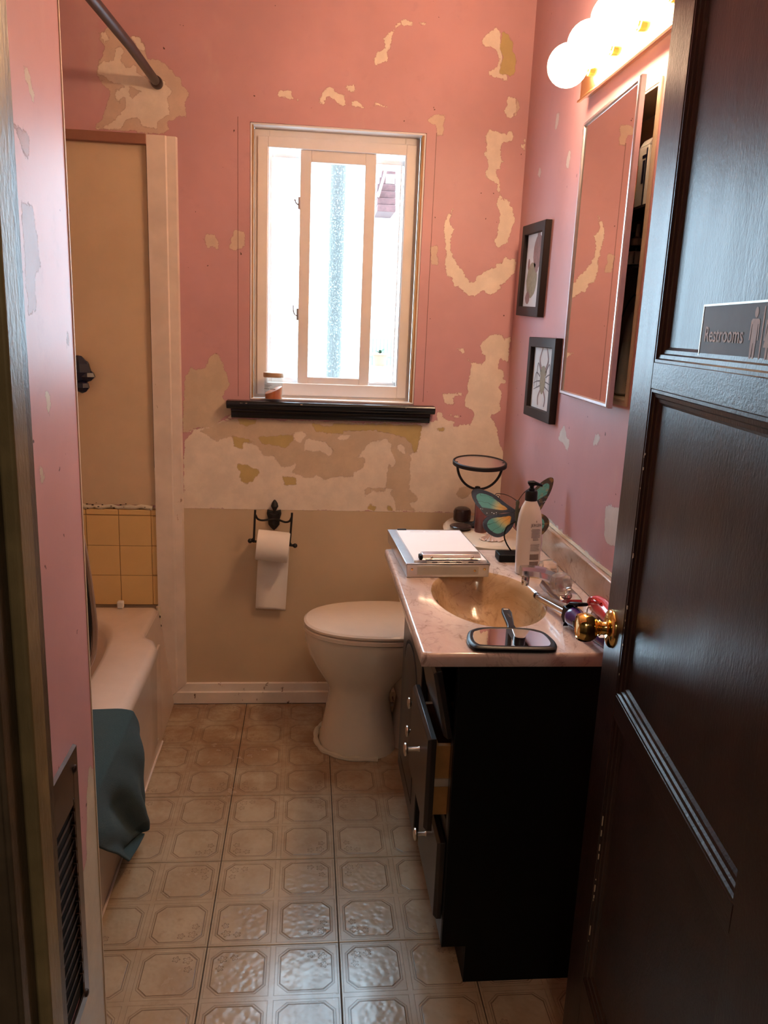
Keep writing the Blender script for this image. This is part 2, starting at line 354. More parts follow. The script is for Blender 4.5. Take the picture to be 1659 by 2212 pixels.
# ---------------------------------------------------------------- peeled paint shapes, millimetres on each wall
CREAM=[[-432,753,-428,993,-391,1035,-263,1080,394,1081,453,1082,563,1077,686,1079,701,1015,720,990,729,755,514,756],
[607,1361,617,1379,632,1390,640,1399,660,1404,686,1400,688,1381,694,1382,696,1394,713,1401,715,1396,712,1310,699,1314,689,1322,678,1322,678,1284,690,1283,698,1267,707,1239,687,1234,686,1218,697,1205,697,1185,694,1167,696,1137,681,1123,665,1123,663,1109,678,1093,683,1078,693,1053,591,1050,589,1082,597,1100,601,1109,600,1130,597,1136,578,1147,568,1149,562,1178,564,1187,570,1199,572,1230,577,1270,581,1301,586,1307,611,1300,622,1305,630,1320,629,1331,615,1337],
[488,1189,504,1195,552,1198,558,1185,548,1187,530,1184,521,1177,525,1157,504,1156,492,1160],
[467,1126,483,1124,486,1106,496,1102,508,1095,528,1091,530,1064,505,1059,441,1057,439,1091,453,1085,462,1096,471,1092,466,1110],
[504,1116,515,1120,520,1114,511,1109],
[528,1114,543,1118,544,1108,532,1107],
[532,1064,541,1078,554,1081,591,1083,593,1061,533,1060],
[522,1351,542,1352,551,1339,547,1337,538,1345],
[560,1318,571,1316,576,1308],
[482,1820,481,1800,471,1778,473,1766,488,1749,479,1721,485,1678,508,1633,529,1609,547,1587,554,1578,571,1577,578,1595,605,1618,640,1632,646,1645,669,1646,671,1671,685,1663,696,1651,698,1665,711,1661,715,1639,708,1617,681,1584,661,1577,667,1561,640,1541,623,1545,606,1558,596,1548,584,1537,557,1533,530,1546,522,1564,502,1566,494,1591,474,1597,468,1615,467,1680,460,1720,454,1765,462,1793,477,1812],
[588,2069,612,2067,625,2061,648,2059,663,2069,670,2063,672,2040,637,2032,632,2005,641,1976,636,1952,617,1948,620,1934,636,1914,640,1881,630,1880,627,1901,613,1912,593,1920,589,1932,596,1956,592,1982,579,1993,584,2011,579,2049],
[643,1866,650,1854,670,1855,685,1829,698,1790,690,1765,686,1731,681,1715,658,1708,645,1701,636,1719,642,1738,641,1763,648,1781,643,1821,636,1826,634,1856],
[647,2117,666,2118,655,2109],
[698,2033,705,2030,713,2051,716,2010,706,2021],
[226,2320,258,2351,255,2356,273,2372,294,2378,316,2372,314,2365,284,2365,260,2352,253,2327,247,2292,239,2282,239,2260,202,2240,196,2254,206,2280,228,2293],
[341,2374,360,2375,360,2370,344,2369],
[541,2337,559,2355,591,2375,608,2366,609,2317,619,2293,614,2248,640,2244,641,2224,630,2223,624,2231,573,2235,578,2248,605,2262,608,2287,595,2311,578,2317,545,2320],
[645,2176,673,2176,674,2135,656,2111,631,2132,642,2143],
[-114,2130,-104,2146,-71,2146,-66,2129,-41,2116,-71,2124],
[24,2129,36,2155,63,2167,80,2148,102,2144,114,2115,92,2109,70,2132,48,2141,37,2115,26,2119],
[104,2172,136,2181,134,2159,112,2162],
[130,2128,146,2130,169,2111,130,2113],
[191,2112,207,2130,240,2118,243,2118,212,2124,199,2113],
[-616,2234,-605,2242,-590,2226,-601,2215,-604,2200,-591,2178,-570,2177,-564,2188,-554,2183,-560,2171,-523,2155,-512,2136,-469,2149,-448,2120,-462,2099,-458,2051,-493,2033,-497,2010,-543,2015,-553,2040,-591,2030,-613,2000,-684,1996,-640,2011,-612,2041,-595,2065,-594,2098,-611,2079,-624,2091,-620,2112,-593,2126,-609,2132,-641,2135,-656,2152,-674,2155,-673,2185,-654,2196,-623,2194],
[-667,2274,-646,2283,-636,2259,-650,2244],
[-570,2269,-562,2277,-549,2268,-523,2242,-529,2230,-547,2238],
[-331,1051,-295,1073,-263,1096,-262,1085,-299,1059,-335,1043,-384,1042,-427,1026,-427,1034]]
BEIGE=[[-430,1026,-422,1222,-402,1252,-385,1244,-350,1253,-336,1298,-322,1306,-304,1299,-292,1276,-292,1251,-280,1241,-270,1196,-281,1185,-295,1152,-284,1142,-260,1100,-299,1077,-334,1051,-384,1046],
[-369,1033,-261,1081,394,1081,413,1070,399,1046,403,1027,404,990,389,983,372,973,378,956,379,870,379,836,408,807,401,794,379,787,403,759,333,760,331,790,319,808,308,813,317,841,292,844,296,891,302,930,314,912,325,946,308,978,307,1011,286,1028,241,1015,215,999,181,954,205,950,212,936,199,912,173,902,168,884,133,887,70,872,36,888,30,876,0,876,-50,893,-34,919,-26,944,-47,920,-80,907,-100,927,-116,954,-148,951,-166,981,-187,998,-219,999,-247,985,-261,1021,-316,1001,-343,1020],
[228,841,290,845,287,832,244,831,218,813,217,831],
[561,850,584,856,608,855,613,835,595,817,579,810,557,822],
[673,2176,687,2146,672,2119,673,2145],
[-667,2274,-643,2288,-629,2296,-575,2266,-562,2277,-549,2270,-523,2245,-526,2230,-521,2210,-486,2210,-465,2199,-434,2169,-417,2165,-415,2142,-391,2121,-405,2092,-403,2049,-425,2053,-444,2034,-463,2027,-458,2007,-478,1996,-684,1995,-687,2003,-666,2028,-660,2051,-637,2103,-657,2132,-677,2150,-676,2185,-659,2208,-650,2234,-665,2260],
[385,2084,403,2102,434,2104,436,2041,414,2045,408,2074],
[410,1687,434,1694,442,1657,440,1632,416,1634],
[-352,1680,-342,1694,-318,1695,-305,1666,-309,1646,-322,1659,-339,1645],
[-248,1711,-217,1703,-217,1661,-241,1646,-265,1648,-261,1685]]
HOLE=[[-5,974,-9,989,1,1018,65,1009,102,970,81,958,45,976,34,970,12,977],
[-42,1038,1,1039,-20,999,-45,1013],
[110,1018,119,1034,164,1035,135,1011],
[326,1005,345,1009,354,994,358,971,343,978,327,989],
[-246,1007,-232,1001,-229,990,-239,984],
[366,971,381,979,401,972,382,960]]
OCHRE=[[-240,918,-197,915,-190,904,-165,901,-163,887,-179,875,-188,857,-208,849,-236,870,-232,889,-240,903],
[-85,881,-76,878,-32,875,-32,853,-72,850],
[-239,1079,-176,1081,-176,1066,-211,1055,-239,1068],
[-260,1018,-218,1015,-190,1002,-218,998,-229,976,-250,986],
[95,1071,96,1041,133,1049,240,1056,309,1043,360,1025,380,1006,385,987,401,976,403,1015,412,1065,408,1074,247,1075],
[219,759,238,780,258,774,255,760],
[470,1068,497,1069,490,1056,474,1061],
[299,777,321,773,321,759,305,759],
[25,1069,71,1063,128,1061,129,1039,36,1044],
[608,2366,631,2363,646,2339,651,2310,664,2291,663,2241,643,2237,614,2245,619,2293,611,2317],
[-166,1017,-45,1031,-45,1009,-77,983,-155,996]]
PINKH=[[-596,2027,-569,2026,-543,2017,-548,2004,-611,2000],
[-577,2129,-542,2114,-573,2094,-580,2112]]
RCREAM=[[2170,1165,2152,1151,2141,1139,2115,1134,2111,1119,2124,1103,2144,1112,2166,1113,2171,1119,2209,1122,2195,1150],
[1904,1184,1883,1179,1895,1153,1928,1148,1927,1166],
[1807,1016,1779,1026,1684,1035,1662,956,1777,929,1794,950],
[2259,866,2239,883,2131,881,1735,871,1684,866,1679,848,1730,854,2127,871],
[2501,2056,2469,2044,2478,2007,2499,2007],
[2340,1918,2325,1902,2334,1870,2360,1875,2361,1901],
[2640,1927,2617,1911,2630,1894,2652,1908]]
LCREAM=[[1147,1716,1165,1721,1181,1690,1171,1681,1153,1701],
[1157,1310,1182,1299,1171,1276,1161,1277],
[1119,1209,1136,1196,1129,1184,1116,1190],
[1289,654,1311,625,1323,436,1354,39,1335,-83,1139,140,1157,242,1185,482,1237,500,1255,605,1275,651]]
LBROWN=[[1096,1638,1147,1646,1154,1625,1140,1609,1120,1613],
[1108,1551,1147,1551,1163,1509,1167,1480,1141,1463,1142,1418,1109,1412,1107,1475],
[1275,1393,1286,1390,1282,1366,1270,1370]]
def sdf(px, pz, polys):
    best = np.full(px.shape, -1.0)
    for q in polys:
        a = np.array(q, float).reshape(-1, 2)/1000; b = np.roll(a, -1, 0)
        lo = a.min(0)-.05; hi = a.max(0)+.05
        m = (px > lo[0]) & (px < hi[0]) & (pz > lo[1]) & (pz < hi[1])
        if not m.any(): continue
        x = px[m]; z = pz[m]; dm = np.full(x.shape, 9.0); ins = np.zeros(x.shape, bool)
        for (x0,z0),(x1,z1) in zip(a, b):
            dx, dz = x1-x0, z1-z0; t = np.clip(((x-x0)*dx+(z-z0)*dz)/max(dx*dx+dz*dz, 1e-12), 0, 1)
            dm = np.minimum(dm, np.hypot(x-x0-t*dx, z-z0-t*dz))
            c = ((z0 > z) != (z1 > z)); ins ^= c & (x < x0+(z-z0)*dx/(dz if dz else 1e-12))
        best[m] = np.maximum(best[m], np.where(ins, dm, -dm))
    return np.clip(best, -.05, .05)
def lines(a, b, cuts, step):
    v = [a]+sorted(cuts)+[b]; out = []
    for p, q in zip(v, v[1:]):
        k = max(1, int(round((q-p)/step))); out += [p+(q-p)*i/k for i in range(k)]
    return out+[b]
def wall_grid(name, U, V, hole, axis, val, flip, m, attrs, thick):
    """a wall plane gridded in u,v with one opening; attrs = {name: polys}; closed at the back"""
    U = np.array(U); V = np.array(V); nu, nv = len(U), len(V)
    uu, vv = np.meshgrid(U, V); uu = uu.ravel(); vv = vv.ravel()
    P3 = np.zeros((nu*nv, 3)); P3[:, 1-axis] = uu; P3[:, axis] = val; P3[:, 2] = vv
    vs = [tuple(p) for p in P3]; fs = []
    for j in range(nv-1):
        for i in range(nu-1):
            if hole and U[i] >= hole[0]-1e-6 and U[i+1] <= hole[1]+1e-6 and V[j] >= hole[2]-1e-6 and V[j+1] <= hole[3]+1e-6: continue
            q = (j*nu+i, j*nu+i+1, (j+1)*nu+i+1, (j+1)*nu+i); fs.append(q if not flip else q[::-1])
    me = bpy.data.meshes.new(name); 
    n = len(vs)
    def P(u, v, w):
        p = [0,0,v]; p[1-axis] = u; p[axis] = w; return tuple(p)
    b = val+thick
    rects = [((U[0],V[0]),(U[-1],V[0])), ((U[-1],V[0]),(U[-1],V[-1])), ((U[-1],V[-1]),(U[0],V[-1])), ((U[0],V[-1]),(U[0],V[0]))]
    if hole:
        h = hole; rects += [((h[0],h[2]),(h[1],h[2])), ((h[1],h[2]),(h[1],h[3])), ((h[1],h[3]),(h[0],h[3])), ((h[0],h[3]),(h[0],h[2]))]
        us = [U[0],h[0],h[1],U[-1]]; vv2 = [V[0],h[2],h[3],V[-1]]
    else: us = [U[0],U[-1]]; vv2 = [V[0],V[-1]]
    for (a0,a1),(b0,b1) in rects:
        k = len(vs); vs += [P(a0,a1,val), P(b0,b1,val), P(b0,b1,b), P(a0,a1,b)]; fs.append((k,k+1,k+2,k+3))
    for i in range(len(us)-1):
        for j in range(len(vv2)-1):
            if hole and i == 1 and j == 1: continue
            k = len(vs); vs += [P(us[i],vv2[j],b), P(us[i+1],vv2[j],b), P(us[i+1],vv2[j+1],b), P(us[i],vv2[j+1],b)]; fs.append((k,k+1,k+2,k+3))
    me.from_pydata(vs, [], fs)
    for a, polys in attrs.items():
        at = me.attributes.new(a, 'FLOAT', 'POINT'); d = np.full(len(vs), -.05, dtype=np.float32)
        d[:n] = polys(uu, vv) if callable(polys) else sdf(uu, vv, polys); at.data.foreach_set('value', d)
    o = bpy.data.objects.new(name, me); S.collection.objects.link(o); me.materials.append(m); o['kind'] = 'structure'; W0[name] = Vector((0,0,0))
    return o
YB, XR, ZC = 2.83, .719, 2.62
PINK = (.62,.335,.352); CREAM_ = (.84,.72,.61); BEIGE_ = (.64,.50,.37); BEIGEP = (.68,.51,.41); OCHRE_ = (.56,.42,.18)
def creamf(u, v): return np.maximum(np.minimum(sdf(u, v, CREAM), -sdf(u, v, PINKH)), -.05)
def beigef(u, v): return np.minimum(sdf(u, v, BEIGE), -sdf(u, v, HOLE))
mb_ = wall_mat('peeling_pink_wall', PINK, [('beige_a', BEIGEP, -.7), ('cream_a', CREAM_, -.5), ('beige_b', BEIGE_, -.9), ('ochre_a', OCHRE_, -1.2)],
               seams=[(-.240, 1.16, 2.06), (.412, 1.16, 2.05)], lower=(.755, (.62,.47,.32)))
# beige under cream for the rod patch (beige_a), beige over cream below the window (beige_b)
def b_low(u, v): return np.where(v < 1.45, beigef(u, v), -.05)
def b_high(u, v): return np.where(v >= 1.45, beigef(u, v), -.05)
wb = wall_grid('wall_back', lines(-1.30, XR, [-.20,.38], .0065), lines(0, ZC, [1.15,2.047], .0065), (-.20,.38,1.15,2.047), 1, YB, True, mb_,
               {'cream_a': creamf, 'beige_a': b_high, 'beige_b': b_low, 'ochre_a': OCHRE}, .13)
mr_ = wall_mat('pink_wall_right', PINK, [('cream_a', (.66,.60,.56), -.5)], rough=.36)
wr = wall_grid('wall_right', lines(.55, YB+.13, [1.745,2.15], .009), lines(0, ZC, [1.268,1.935], .009), (1.745,2.15,1.268,1.935), 0, XR, False, mr_,
               {'cream_a': RCREAM}, .12)
ml_ = wall_mat('pink_wall_left', PINK, [('cream_a', (.62,.54,.42), -.5), ('brown_a', (.36,.14,.09), -.6)], rough=.36)
wl = wall_grid('wall_left', lines(.66, 1.31, [], .008), lines(0, ZC, [], .008), None, 0, -.364, True, ml_, {'cream_a': LCREAM, 'brown_a': LBROWN}, -.12)
part('corner_bead', MB().box(-.368,-.3625,1.306,1.3115,0,ZC), M_['cream'], wl, bevel=.001)
def struct(name, mb, m, bevel=0, **k): return part(name, mb, m, None, bevel, kind='structure', **k)
struct('ceiling', MB().box(-1.30,XR+.12,.55,YB+.13,ZC,ZC+.08), M_['ceil'])
struct('wall_alcove_side', MB().box(-1.42,-1.30,1.2,YB+.13,0,ZC), M_['beigepanel'])
struct('wall_alcove_front', MB().box(-1.42,-.484,1.19,1.31,0,ZC), M_['beigepanel'])
struct('wall_door_left', MB().box(-.484,-.262,.55,.66,0,ZC), M_['plain_pink'])
struct('wall_door_right', MB().box(.475,XR,.55,.64,0,ZC), M_['plain_pink'])
struct('wall_door_top', MB().box(-.262,.475,.55,.66,2.06,ZC), M_['plain_pink'])
# hallway where the photographer stands
struct('wall_hall_left', MB().box(-1.0,-.9,-1.3,.55,0,ZC), M_['hall'])
struct('wall_hall_right', MB().box(1.1,1.2,-1.3,.55,0,ZC), M_['hall'])
struct('wall_hall_back', MB().box(-1.0,1.2,-1.4,-1.3,0,ZC), M_['hall'])
struct('wall_hall_front', MB().box(-1.0,-.484,.45,.55,0,ZC).box(.84,1.2,.45,.55,0,ZC), M_['hall'])
struct('ceiling_hall', MB().box(-1.0,1.2,-1.4,.55,ZC,ZC+.08), M_['hall'])
lm = thing('hall_fill_lamp', 'added fill lamp, out of view on the hallway ceiling behind the photographer', 'lamp', (.10,-.90,2.56))  # fill light added here, shaped as a ceiling fixture
nl = NT('hall_fill_glow'); nl.P(Base_Color=(1,1,1), Emission_Color=(1.0,.86,.68), Emission_Strength=HALL_FILL)
part('fill_lamp_base', MB().lathe([(.19,2.60),(.19,2.6199),(.001,2.6199)], 32, Matrix.Translation((.10,-.90,0))), M_['brassb'], lm)
part('fill_lamp_dome', MB().lathe([(.001,2.55),(.06,2.553),(.12,2.565),(.16,2.582),(.175,2.60)], 32, Matrix.Translation((.10,-.90,0)), (0,0)), nl.m, lm)
# ---------------------------------------------------------------- floor of separate vinyl tiles
T = .3048; TX, TY = -.2075, 2.2019
fl = struct('floor', MB().box(-1.42,1.2,-1.4,YB+.13,-.08,-.0035), M_['grime'])
W0['floor'] = Vector((0,0,0)); tm = {}
for i in range(-2, 4):
    for j in range(-7, 3):
        x0, y0 = TX+i*T, TY+j*T; x1, y1 = x0+T, y0+T
        cx, cy = x0+T/2, y0+T/2
        x0 = max(x0, -.62); x1 = min(x1, .845 if cy < .4 else XR+.0); y1 = min(y1, YB-.0)
        if x1-x0 < .03 or y1-y0 < .03: continue
        key = (round(x0-cx,4), round(x1-cx,4), round(y1-cy,4))
        if key not in tm:
            g = .0010; a, b, c, d = x0-cx+g, x1-cx-g, -T/2+g, y1-cy-g; q = .0012
            tm[key] = mesh(MB().loft([[(a,c,-.0034),(b,c,-.0034),(b,d,-.0034),(a,d,-.0034)],[(a,c,-q),(b,c,-q),(b,d,-q),(a,d,-q)],
                                      [(a+q,c+q,0),(b-q,c+q,0),(b-q,d-q,0),(a+q,d-q,0)]]), 20, False)
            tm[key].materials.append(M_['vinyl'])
        o = bpy.data.objects.new('vinyl_tile', tm[key]); S.collection.objects.link(o); o.parent = fl
        o.location = (cx, cy, random.uniform(-.0003, .0003)); o.rotation_euler = (0, 0, random.choice((0,0,0)))
# ---------------------------------------------------------------- trim around the alcove, baseboard
def casing_poly(x0, x1, y0, y1, M=None):
    return MB().prism([(x0,y0),(x1,y0),(x1,y1),(x0,y1)], 0, 1, M)
tr = MB()
tr.loft([[(-.527,YB-.022,1.985),(-.468,YB-.022,1.985),(-.464,YB-.016,1.985),(-.436,YB-.014,1.985),(-.432,YB,1.985),(-.527,YB,1.985)],
         [(-.527,YB-.022,.0),(-.468,YB-.022,.050),(-.464,YB-.016,.053),(-.436,YB-.014,.076),(-.432,YB,.080),(-.527,YB,.0)]])
o = struct('trim_1', tr, M_['trim'], ang=10); o['label'] = 'tall weathered painted board between the tub alcove and the pink wall'
bb = MB().loft([[(-.524,YB-.020,.002),(-.468,YB-.020,.046),(-.464,YB-.014,.050),(-.433,YB-.010,.078),(-.432,YB,.080),(-.524,YB,.002)],
                [(XR,YB-.020,.002),(XR,YB-.020,.046),(XR,YB-.014,.050),(XR,YB-.010,.078),(XR,YB,.080),(XR,YB,.002)]])
struct('baseboard_back', bb, M_['trimx'], ang=10)
struct('trim_2', MB().box(-1.30,-.527,YB-.030,YB,1.955,1.985), M_['capwood'], bevel=.002)
pa = struct('wall_panel_alcove', MB().box(-1.30,-.531,YB-.005,YB,.765,1.955), M_['beigepanel'])
part('seam_gap', MB().box(-.5312,-.5268,YB-.006,YB-.0002,.9,1.955), M_['grime'], pa)
cz = [(-1.30+i*.02, YB-.006, .757+.0025*math.sin(i*2.3)+.0015*math.sin(i*5.1)) for i in range(39)]
part('caulk_bead', MB().tube(cz, [.006+.0035*abs(math.sin(i*1.3+math.sin(i*.7)*2)) for i in range(39)], 8), M_['caulk'], pa)
gm = MB(); gr0 = random.Random(8)
for k in range(16): gm.sphere(gr0.uniform(.0012,.0028), (gr0.uniform(-.80,-.54), YB-.0135, gr0.uniform(.750,.772)), (1.6,.3,.8), 8)
part('grime_spots', gm, M_['grime'], pa, kind='stuff')
# yellow ceramic tiles above the tub
tw = struct('wall_tile_backing', MB().box(-1.30,-.524,YB-.0085,YB,.392,.750), M_['grout'])
P_ = .1112
xr = -.5475
for c in range(7):
    for r in range(3):
        x1 = xr-c*.1125; x0 = x1-.1105; z1 = .7255-r*.1115; z0 = max(z1-.1100, .392)
        if x0 < -1.30: x0 = -1.30
        part('ceramic_tile', MB().box(x0,x1,YB-.0105,YB-.0085,z0,z1), M_['yellow'], tw, bevel=.0012)
    part('cap_tile', MB().box(max(xr-c*.1125-.1112,-1.3),xr-c*.1125-.0004,YB-.0115,YB-.004,.7275,.7480), M_['yellow'], tw, bevel=.005, seg=3)
for k, (z0, z1) in enumerate(((.7275,.748),(.616,.7255),(.5045,.614),(.392,.5025))):
    part('edge_tile', MB().box(-.5465,-.5270,YB-.0115,YB-.004,z0,z1), M_['yellow'], tw, bevel=.005, seg=3)
part('caulk_bead', MB().tube(sweep_pts([(-.5245,YB-.010,.75),(-.524,YB-.011,.6),(-.5248,YB-.010,.45),(-.524,YB-.012,.39)], 8), .0045, 6), M_['caulk'], tw)
# ---------------------------------------------------------------- window
wn = bpy.data.objects.new('window_1', None); S.collection.objects.link(wn); wn['kind'] = 'structure'; W0['window_1'] = Vector((0,0,0))
def fr(name, x0, x1, z0, z1, t, y0, y1, m, tb=None, bev=.002, ts=None):
    tb = t if tb is None else tb; ts = t if ts is None else ts
    mb = MB().box(x0,x0+t,y0,y1,z0,z1).box(x1-ts,x1,y0,y1,z0,z1).box(x0+t,x1-ts,y0,y1,z0,z0+tb).box(x0+t,x1-ts,y0,y1,z1-t,z1)
    return part(name, mb, m, wn, bevel=bev)
fr('casing_strip', -.1995,.3795,1.1505,2.0465,.006, YB+.002,YB+.125, M_['white'])
part('wood_strip', MB().box(.3675,.3735,YB+.004,YB+.05,1.152,2.04), M_['wood'], wn)
part('wood_strip', MB().box(-.1935,-.1895,YB+.004,YB+.05,1.152,2.04), M_['wood'], wn)
fr('outer_frame', -.190,.368,1.152,2.040,.050, YB+.055,YB+.085, M_['white'], .056, .003)
fr('frame_lip', -.178,.356,1.166,2.018,.034, YB+.048,YB+.060, M_['white'], .042, .002)
fr('fixed_sash', -.144,.020,1.204,1.974,.014, YB+.086,YB+.110, M_['white'], .022, .002, .005)
fr('fixed_sash', .200,.325,1.204,1.974,.016, YB+.086,YB+.110, M_['white'], .018, .002, .005)
fr('fixed_sash', .212,.312,1.216,1.962,.005, YB+.080,YB+.098, M_['white'], .005, .001)
mbs = MB().box(-.036,.001,YB+.0605,YB+.082,1.204,2.004).box(.184,.221,YB+.0605,YB+.082,1.204,2.004).box(.001,.184,YB+.0605,YB+.082,1.204,1.231).box(.001,.184,YB+.0605,YB+.082,1.947,2.004)
part('sliding_sash', mbs, M_['white'], wn, bevel=.002)
part('obscure_pane', MB().box(-.132,.015,YB+.096,YB+.099,1.22,1.962), M_['pane_frost'], wn)
part('obscure_pane', MB().box(0,.186,YB+.070,YB+.073,1.228,1.948), M_['pane_frost'], wn)
part('clear_pane', MB().box(.205,.315,YB+.098,YB+.101,1.215,1.962), M_['pane'], wn)
for z in (1.815, 1.447):
    la = part('sash_latch', MB().loft([[(-.036,YB+.062,z-.035),(-.036,YB+.078,z-.035)],[(-.043,YB+.062,z-.015),(-.043,YB+.078,z-.015)],[(-.043,YB+.062,z+.01),(-.043,YB+.078,z+.01)],[(-.036,YB+.062,z+.035),(-.036,YB+.078,z+.035)]], (0,0), closed=False).box(-.042,-.036,YB+.062,YB+.078,z-.02,z+.02), M_['alum'], wn)
    part('latch_lever', MB().tube(sweep_pts([(-.041,YB+.066,z-.005),(-.049,YB+.064,z),(-.053,YB+.062,z+.012),(-.054,YB+.062,z+(.03 if z < 1.5 else .006))], 5), .003, 8), M_['alum'], la)
# black sill: stool with apron moulding
sl = struct('trim_3', MB().prism([(YB,1.1485),(YB-.046,1.1485),(YB-.050,1.142),(YB-.050,1.132),(YB-.044,1.122),(YB-.034,1.120),(YB,1.120)], -.276,.452,
     Matrix(((0,0,1,0),(1,0,0,0),(0,1,0,0),(0,0,0,1)))).box(-.199,.379,YB,YB+.056,1.13,1.1510), M_['black_sill'], bevel=.002)
part('sill_apron', MB().prism([(YB,1.120),(YB-.030,1.120),(YB-.030,1.112),(YB-.022,1.106),(YB-.022,1.096),(YB-.016,1.087),(YB,1.087)], -.262,.438,
     Matrix(((0,0,1,0),(1,0,0,0),(0,1,0,0),(0,0,0,1)))), M_['black_sill'], sl, bevel=.0015)
cr = random.Random(4)
ch = MB()
for k in range(7):
    x = cr.uniform(-.27,.0)+(k > 5)*.4; ch.box(x,x+cr.uniform(.001,.005),YB-.0505,YB-.0495,1.1405,1.1405+cr.uniform(.001,.003))
part('paint_chips', ch, M_['cream'], sl, kind='stuff')
# ---------------------------------------------------------------- door leaf
A_ = math.radians(7.2); E0 = (.521, 1.25)
DM = Matrix(((-math.sin(A_), -math.cos(A_), 0, E0[0]), (-math.cos(A_), math.sin(A_), 0, E0[1]), (0,0,1,0), (0,0,0,1)))   # (s, n, z) -> world
dr = bpy.data.objects.new('door_1', None); S.collection.objects.link(dr); dr['kind'] = 'structure'; dr.location = (.4335,.5555,0); W0['door_1'] = Vector(dr.location)
DW, DH, TH = .700, 2.035, .036
def dbox(name, s0, s1, n0, n1, z0, z1, m, bev=.0015): return part(name, MB().box(s0,s1,n0,n1,z0,z1,DM), m, dr, bevel=bev)
zs = [(.012,.300),(.812,.848),(1.342,1.3815),(1.925,DH)]
st = dbox('stile', 0,.100,-TH,0,.012,DH, M_['door_v']); dbox('stile', .585,DW,-TH,0,.012,DH, M_['door_v'])
for z0, z1 in zs: dbox('rail', .100,.585,-TH,0,z0,z1, M_['door_h'])
for (a0,a1),(b0,b1) in zip(zs, zs[1:]):
    dbox('door_panel', .095,.590,-.026,-.0125,a1-.004,b0+.004, M_['door_v'], 0)
    # sticking: a stepped moulding round each panel, mitred
    x0,x1,z0,z1 = .100,.585,a1,b0; prof = [(0,-.001),(.004,-.001),(.006,-.004),(.011,-.005),(.013,-.008),(.018,-.009),(.022,-.0124),(.022,-.020),(0,-.020)]
    rings = []
    for q, nn in prof: rings.append([(x0+q,nn,z0+q),(x1-q,nn,z0+q),(x1-q,nn,z1-q),(x0+q,nn,z1-q)])
    part('panel_moulding', MB().loft(rings+[rings[0]], (0,0), DM), M_['door_v'], dr, ang=15)
ch = MB(); cr = random.Random(11)
for k in range(26):
    z = cr.choice([cr.uniform(.35,.75), cr.uniform(.45,.62), cr.uniform(.88,1.3)]); L = cr.uniform(.002,.020 if z < .7 else .006)
    s_ = .1035+cr.uniform(-.001,.001); ch.box(s_,s_+.0012,-.0022,-.0006,z,z+L,DM)
part('paint_chips', ch, M_['cream'], dr, kind='stuff')
# knob on the stile
KM = DM @ Matrix.Translation((.037, 0, .938)) @ Matrix.Rotation(-PI/2, 4, 'X')
kr = part('knob_rosette', MB().lathe([(.0325,0),(.0325,.003),(.030,.006),(.022,.009),(.0145,.011)], 40, KM), M_['brass'], dr, ang=50)
part('door_knob', MB().lathe([(.0115,.009),(.0110,.018),(.0090,.021),(.0115,.024),(.0185,.028),(.0235,.036),(.0250,.044),(.0240,.052),(.0215,.0575),(.0180,.0585),(.0170,.0570),(.001,.0550)], 48, KM), M_['brass'], dr, ang=40)
part('knob_neck_ring', MB().lathe([(.0125,.0195),(.0140,.0212),(.0125,.023)], 32, KM), M_['brass'], kr)
# left jamb with stop
jm = struct('door_jamb_left', MB().box(-.262,-.2250,.560,.680,0,2.06), M_['jamb'], bevel=.003)
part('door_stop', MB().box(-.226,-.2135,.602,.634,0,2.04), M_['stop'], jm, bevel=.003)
part('strike_edge', MB().box(-.2255,-.2205,.560,.575,0,2.04), M_['jamb'], jm, bevel=.002)
struct('door_jamb_right', MB().box(.445,.475,.56,.64,0,2.06), M_['jamb'], bevel=.003)
struct('door_head', MB().box(-.225,.445,.56,.66,2.045,2.06), M_['jamb'], bevel=.003)
# ================================================================= bathtub
def ray_poly(c, d, poly):
    best = 9e9
    for (x0,y0),(x1,y1) in zip(poly, poly[1:]+poly[:1]):
        ex, ey = x1-x0, y1-y0; den = d[0]*ey-d[1]*ex
        if abs(den) < 1e-12: continue
        t = ((x0-c[0])*ey-(y0-c[1])*ex)/den; u = ((x0-c[0])*d[1]-(y0-c[1])*d[0])/den
        if t > 0 and -1e-6 <= u <= 1+1e-6: best = min(best, t)
    return (c[0]+d[0]*best, c[1]+d[1]*best)
def sup(cx, cy, ax, ay, n, t):
    c, s = math.cos(t), math.sin(t)
    return (cx+ax*math.copysign(abs(c)**(2/n), c), cy+ay*math.copysign(abs(s)**(2/n), s))
outer = [(-.462,1.315),(-.462,2.44),(-.466,2.475),(-.480,2.500),(-.505,2.520),(-.521,2.545),(-.524,2.58),(-.524,2.815),(-1.30,2.815),(-1.30,1.315)]
tc = (-.90, 2.04); NS = 96; ts = [2*PI*k/NS for k in range(NS)]
def ring_in(ax, ay, z, n=4.5, cy=2.04): return [(*sup(tc[0], cy, ax, ay, n, t), z) for t in ts]
inner = ring_in(.285,.640,.390)
def outr(z, off=0):
    r = []
    for p in inner:
        d = (p[0]-tc[0], p[1]-tc[1]); q = ray_poly(tc, d, outer); L = math.hypot(*d); r.append((q[0]-d[0]/L*off, q[1]-d[1]/L*off, z))
    return r
tub = thing('bathtub', 'built-in beige enamel bathtub below the yellow tiles', 'bathtub', (-.9,2.04,0))
part('tub_rim', MB().loft([outr(.05,.010), outr(.345,.006), outr(.362,.0), outr(.378,.004), outr(.387,.014), outr(.391,.030), ring_in(.300,.655,.391), ring_in(.288,.645,.386),
     ring_in(.276,.635,.365), ring_in(.262,.610,.25), ring_in(.235,.56,.12), ring_in(.19,.49,.075), ring_in(.05,.2,.066)], (0,1)), M_['tub'], tub, ang=60)
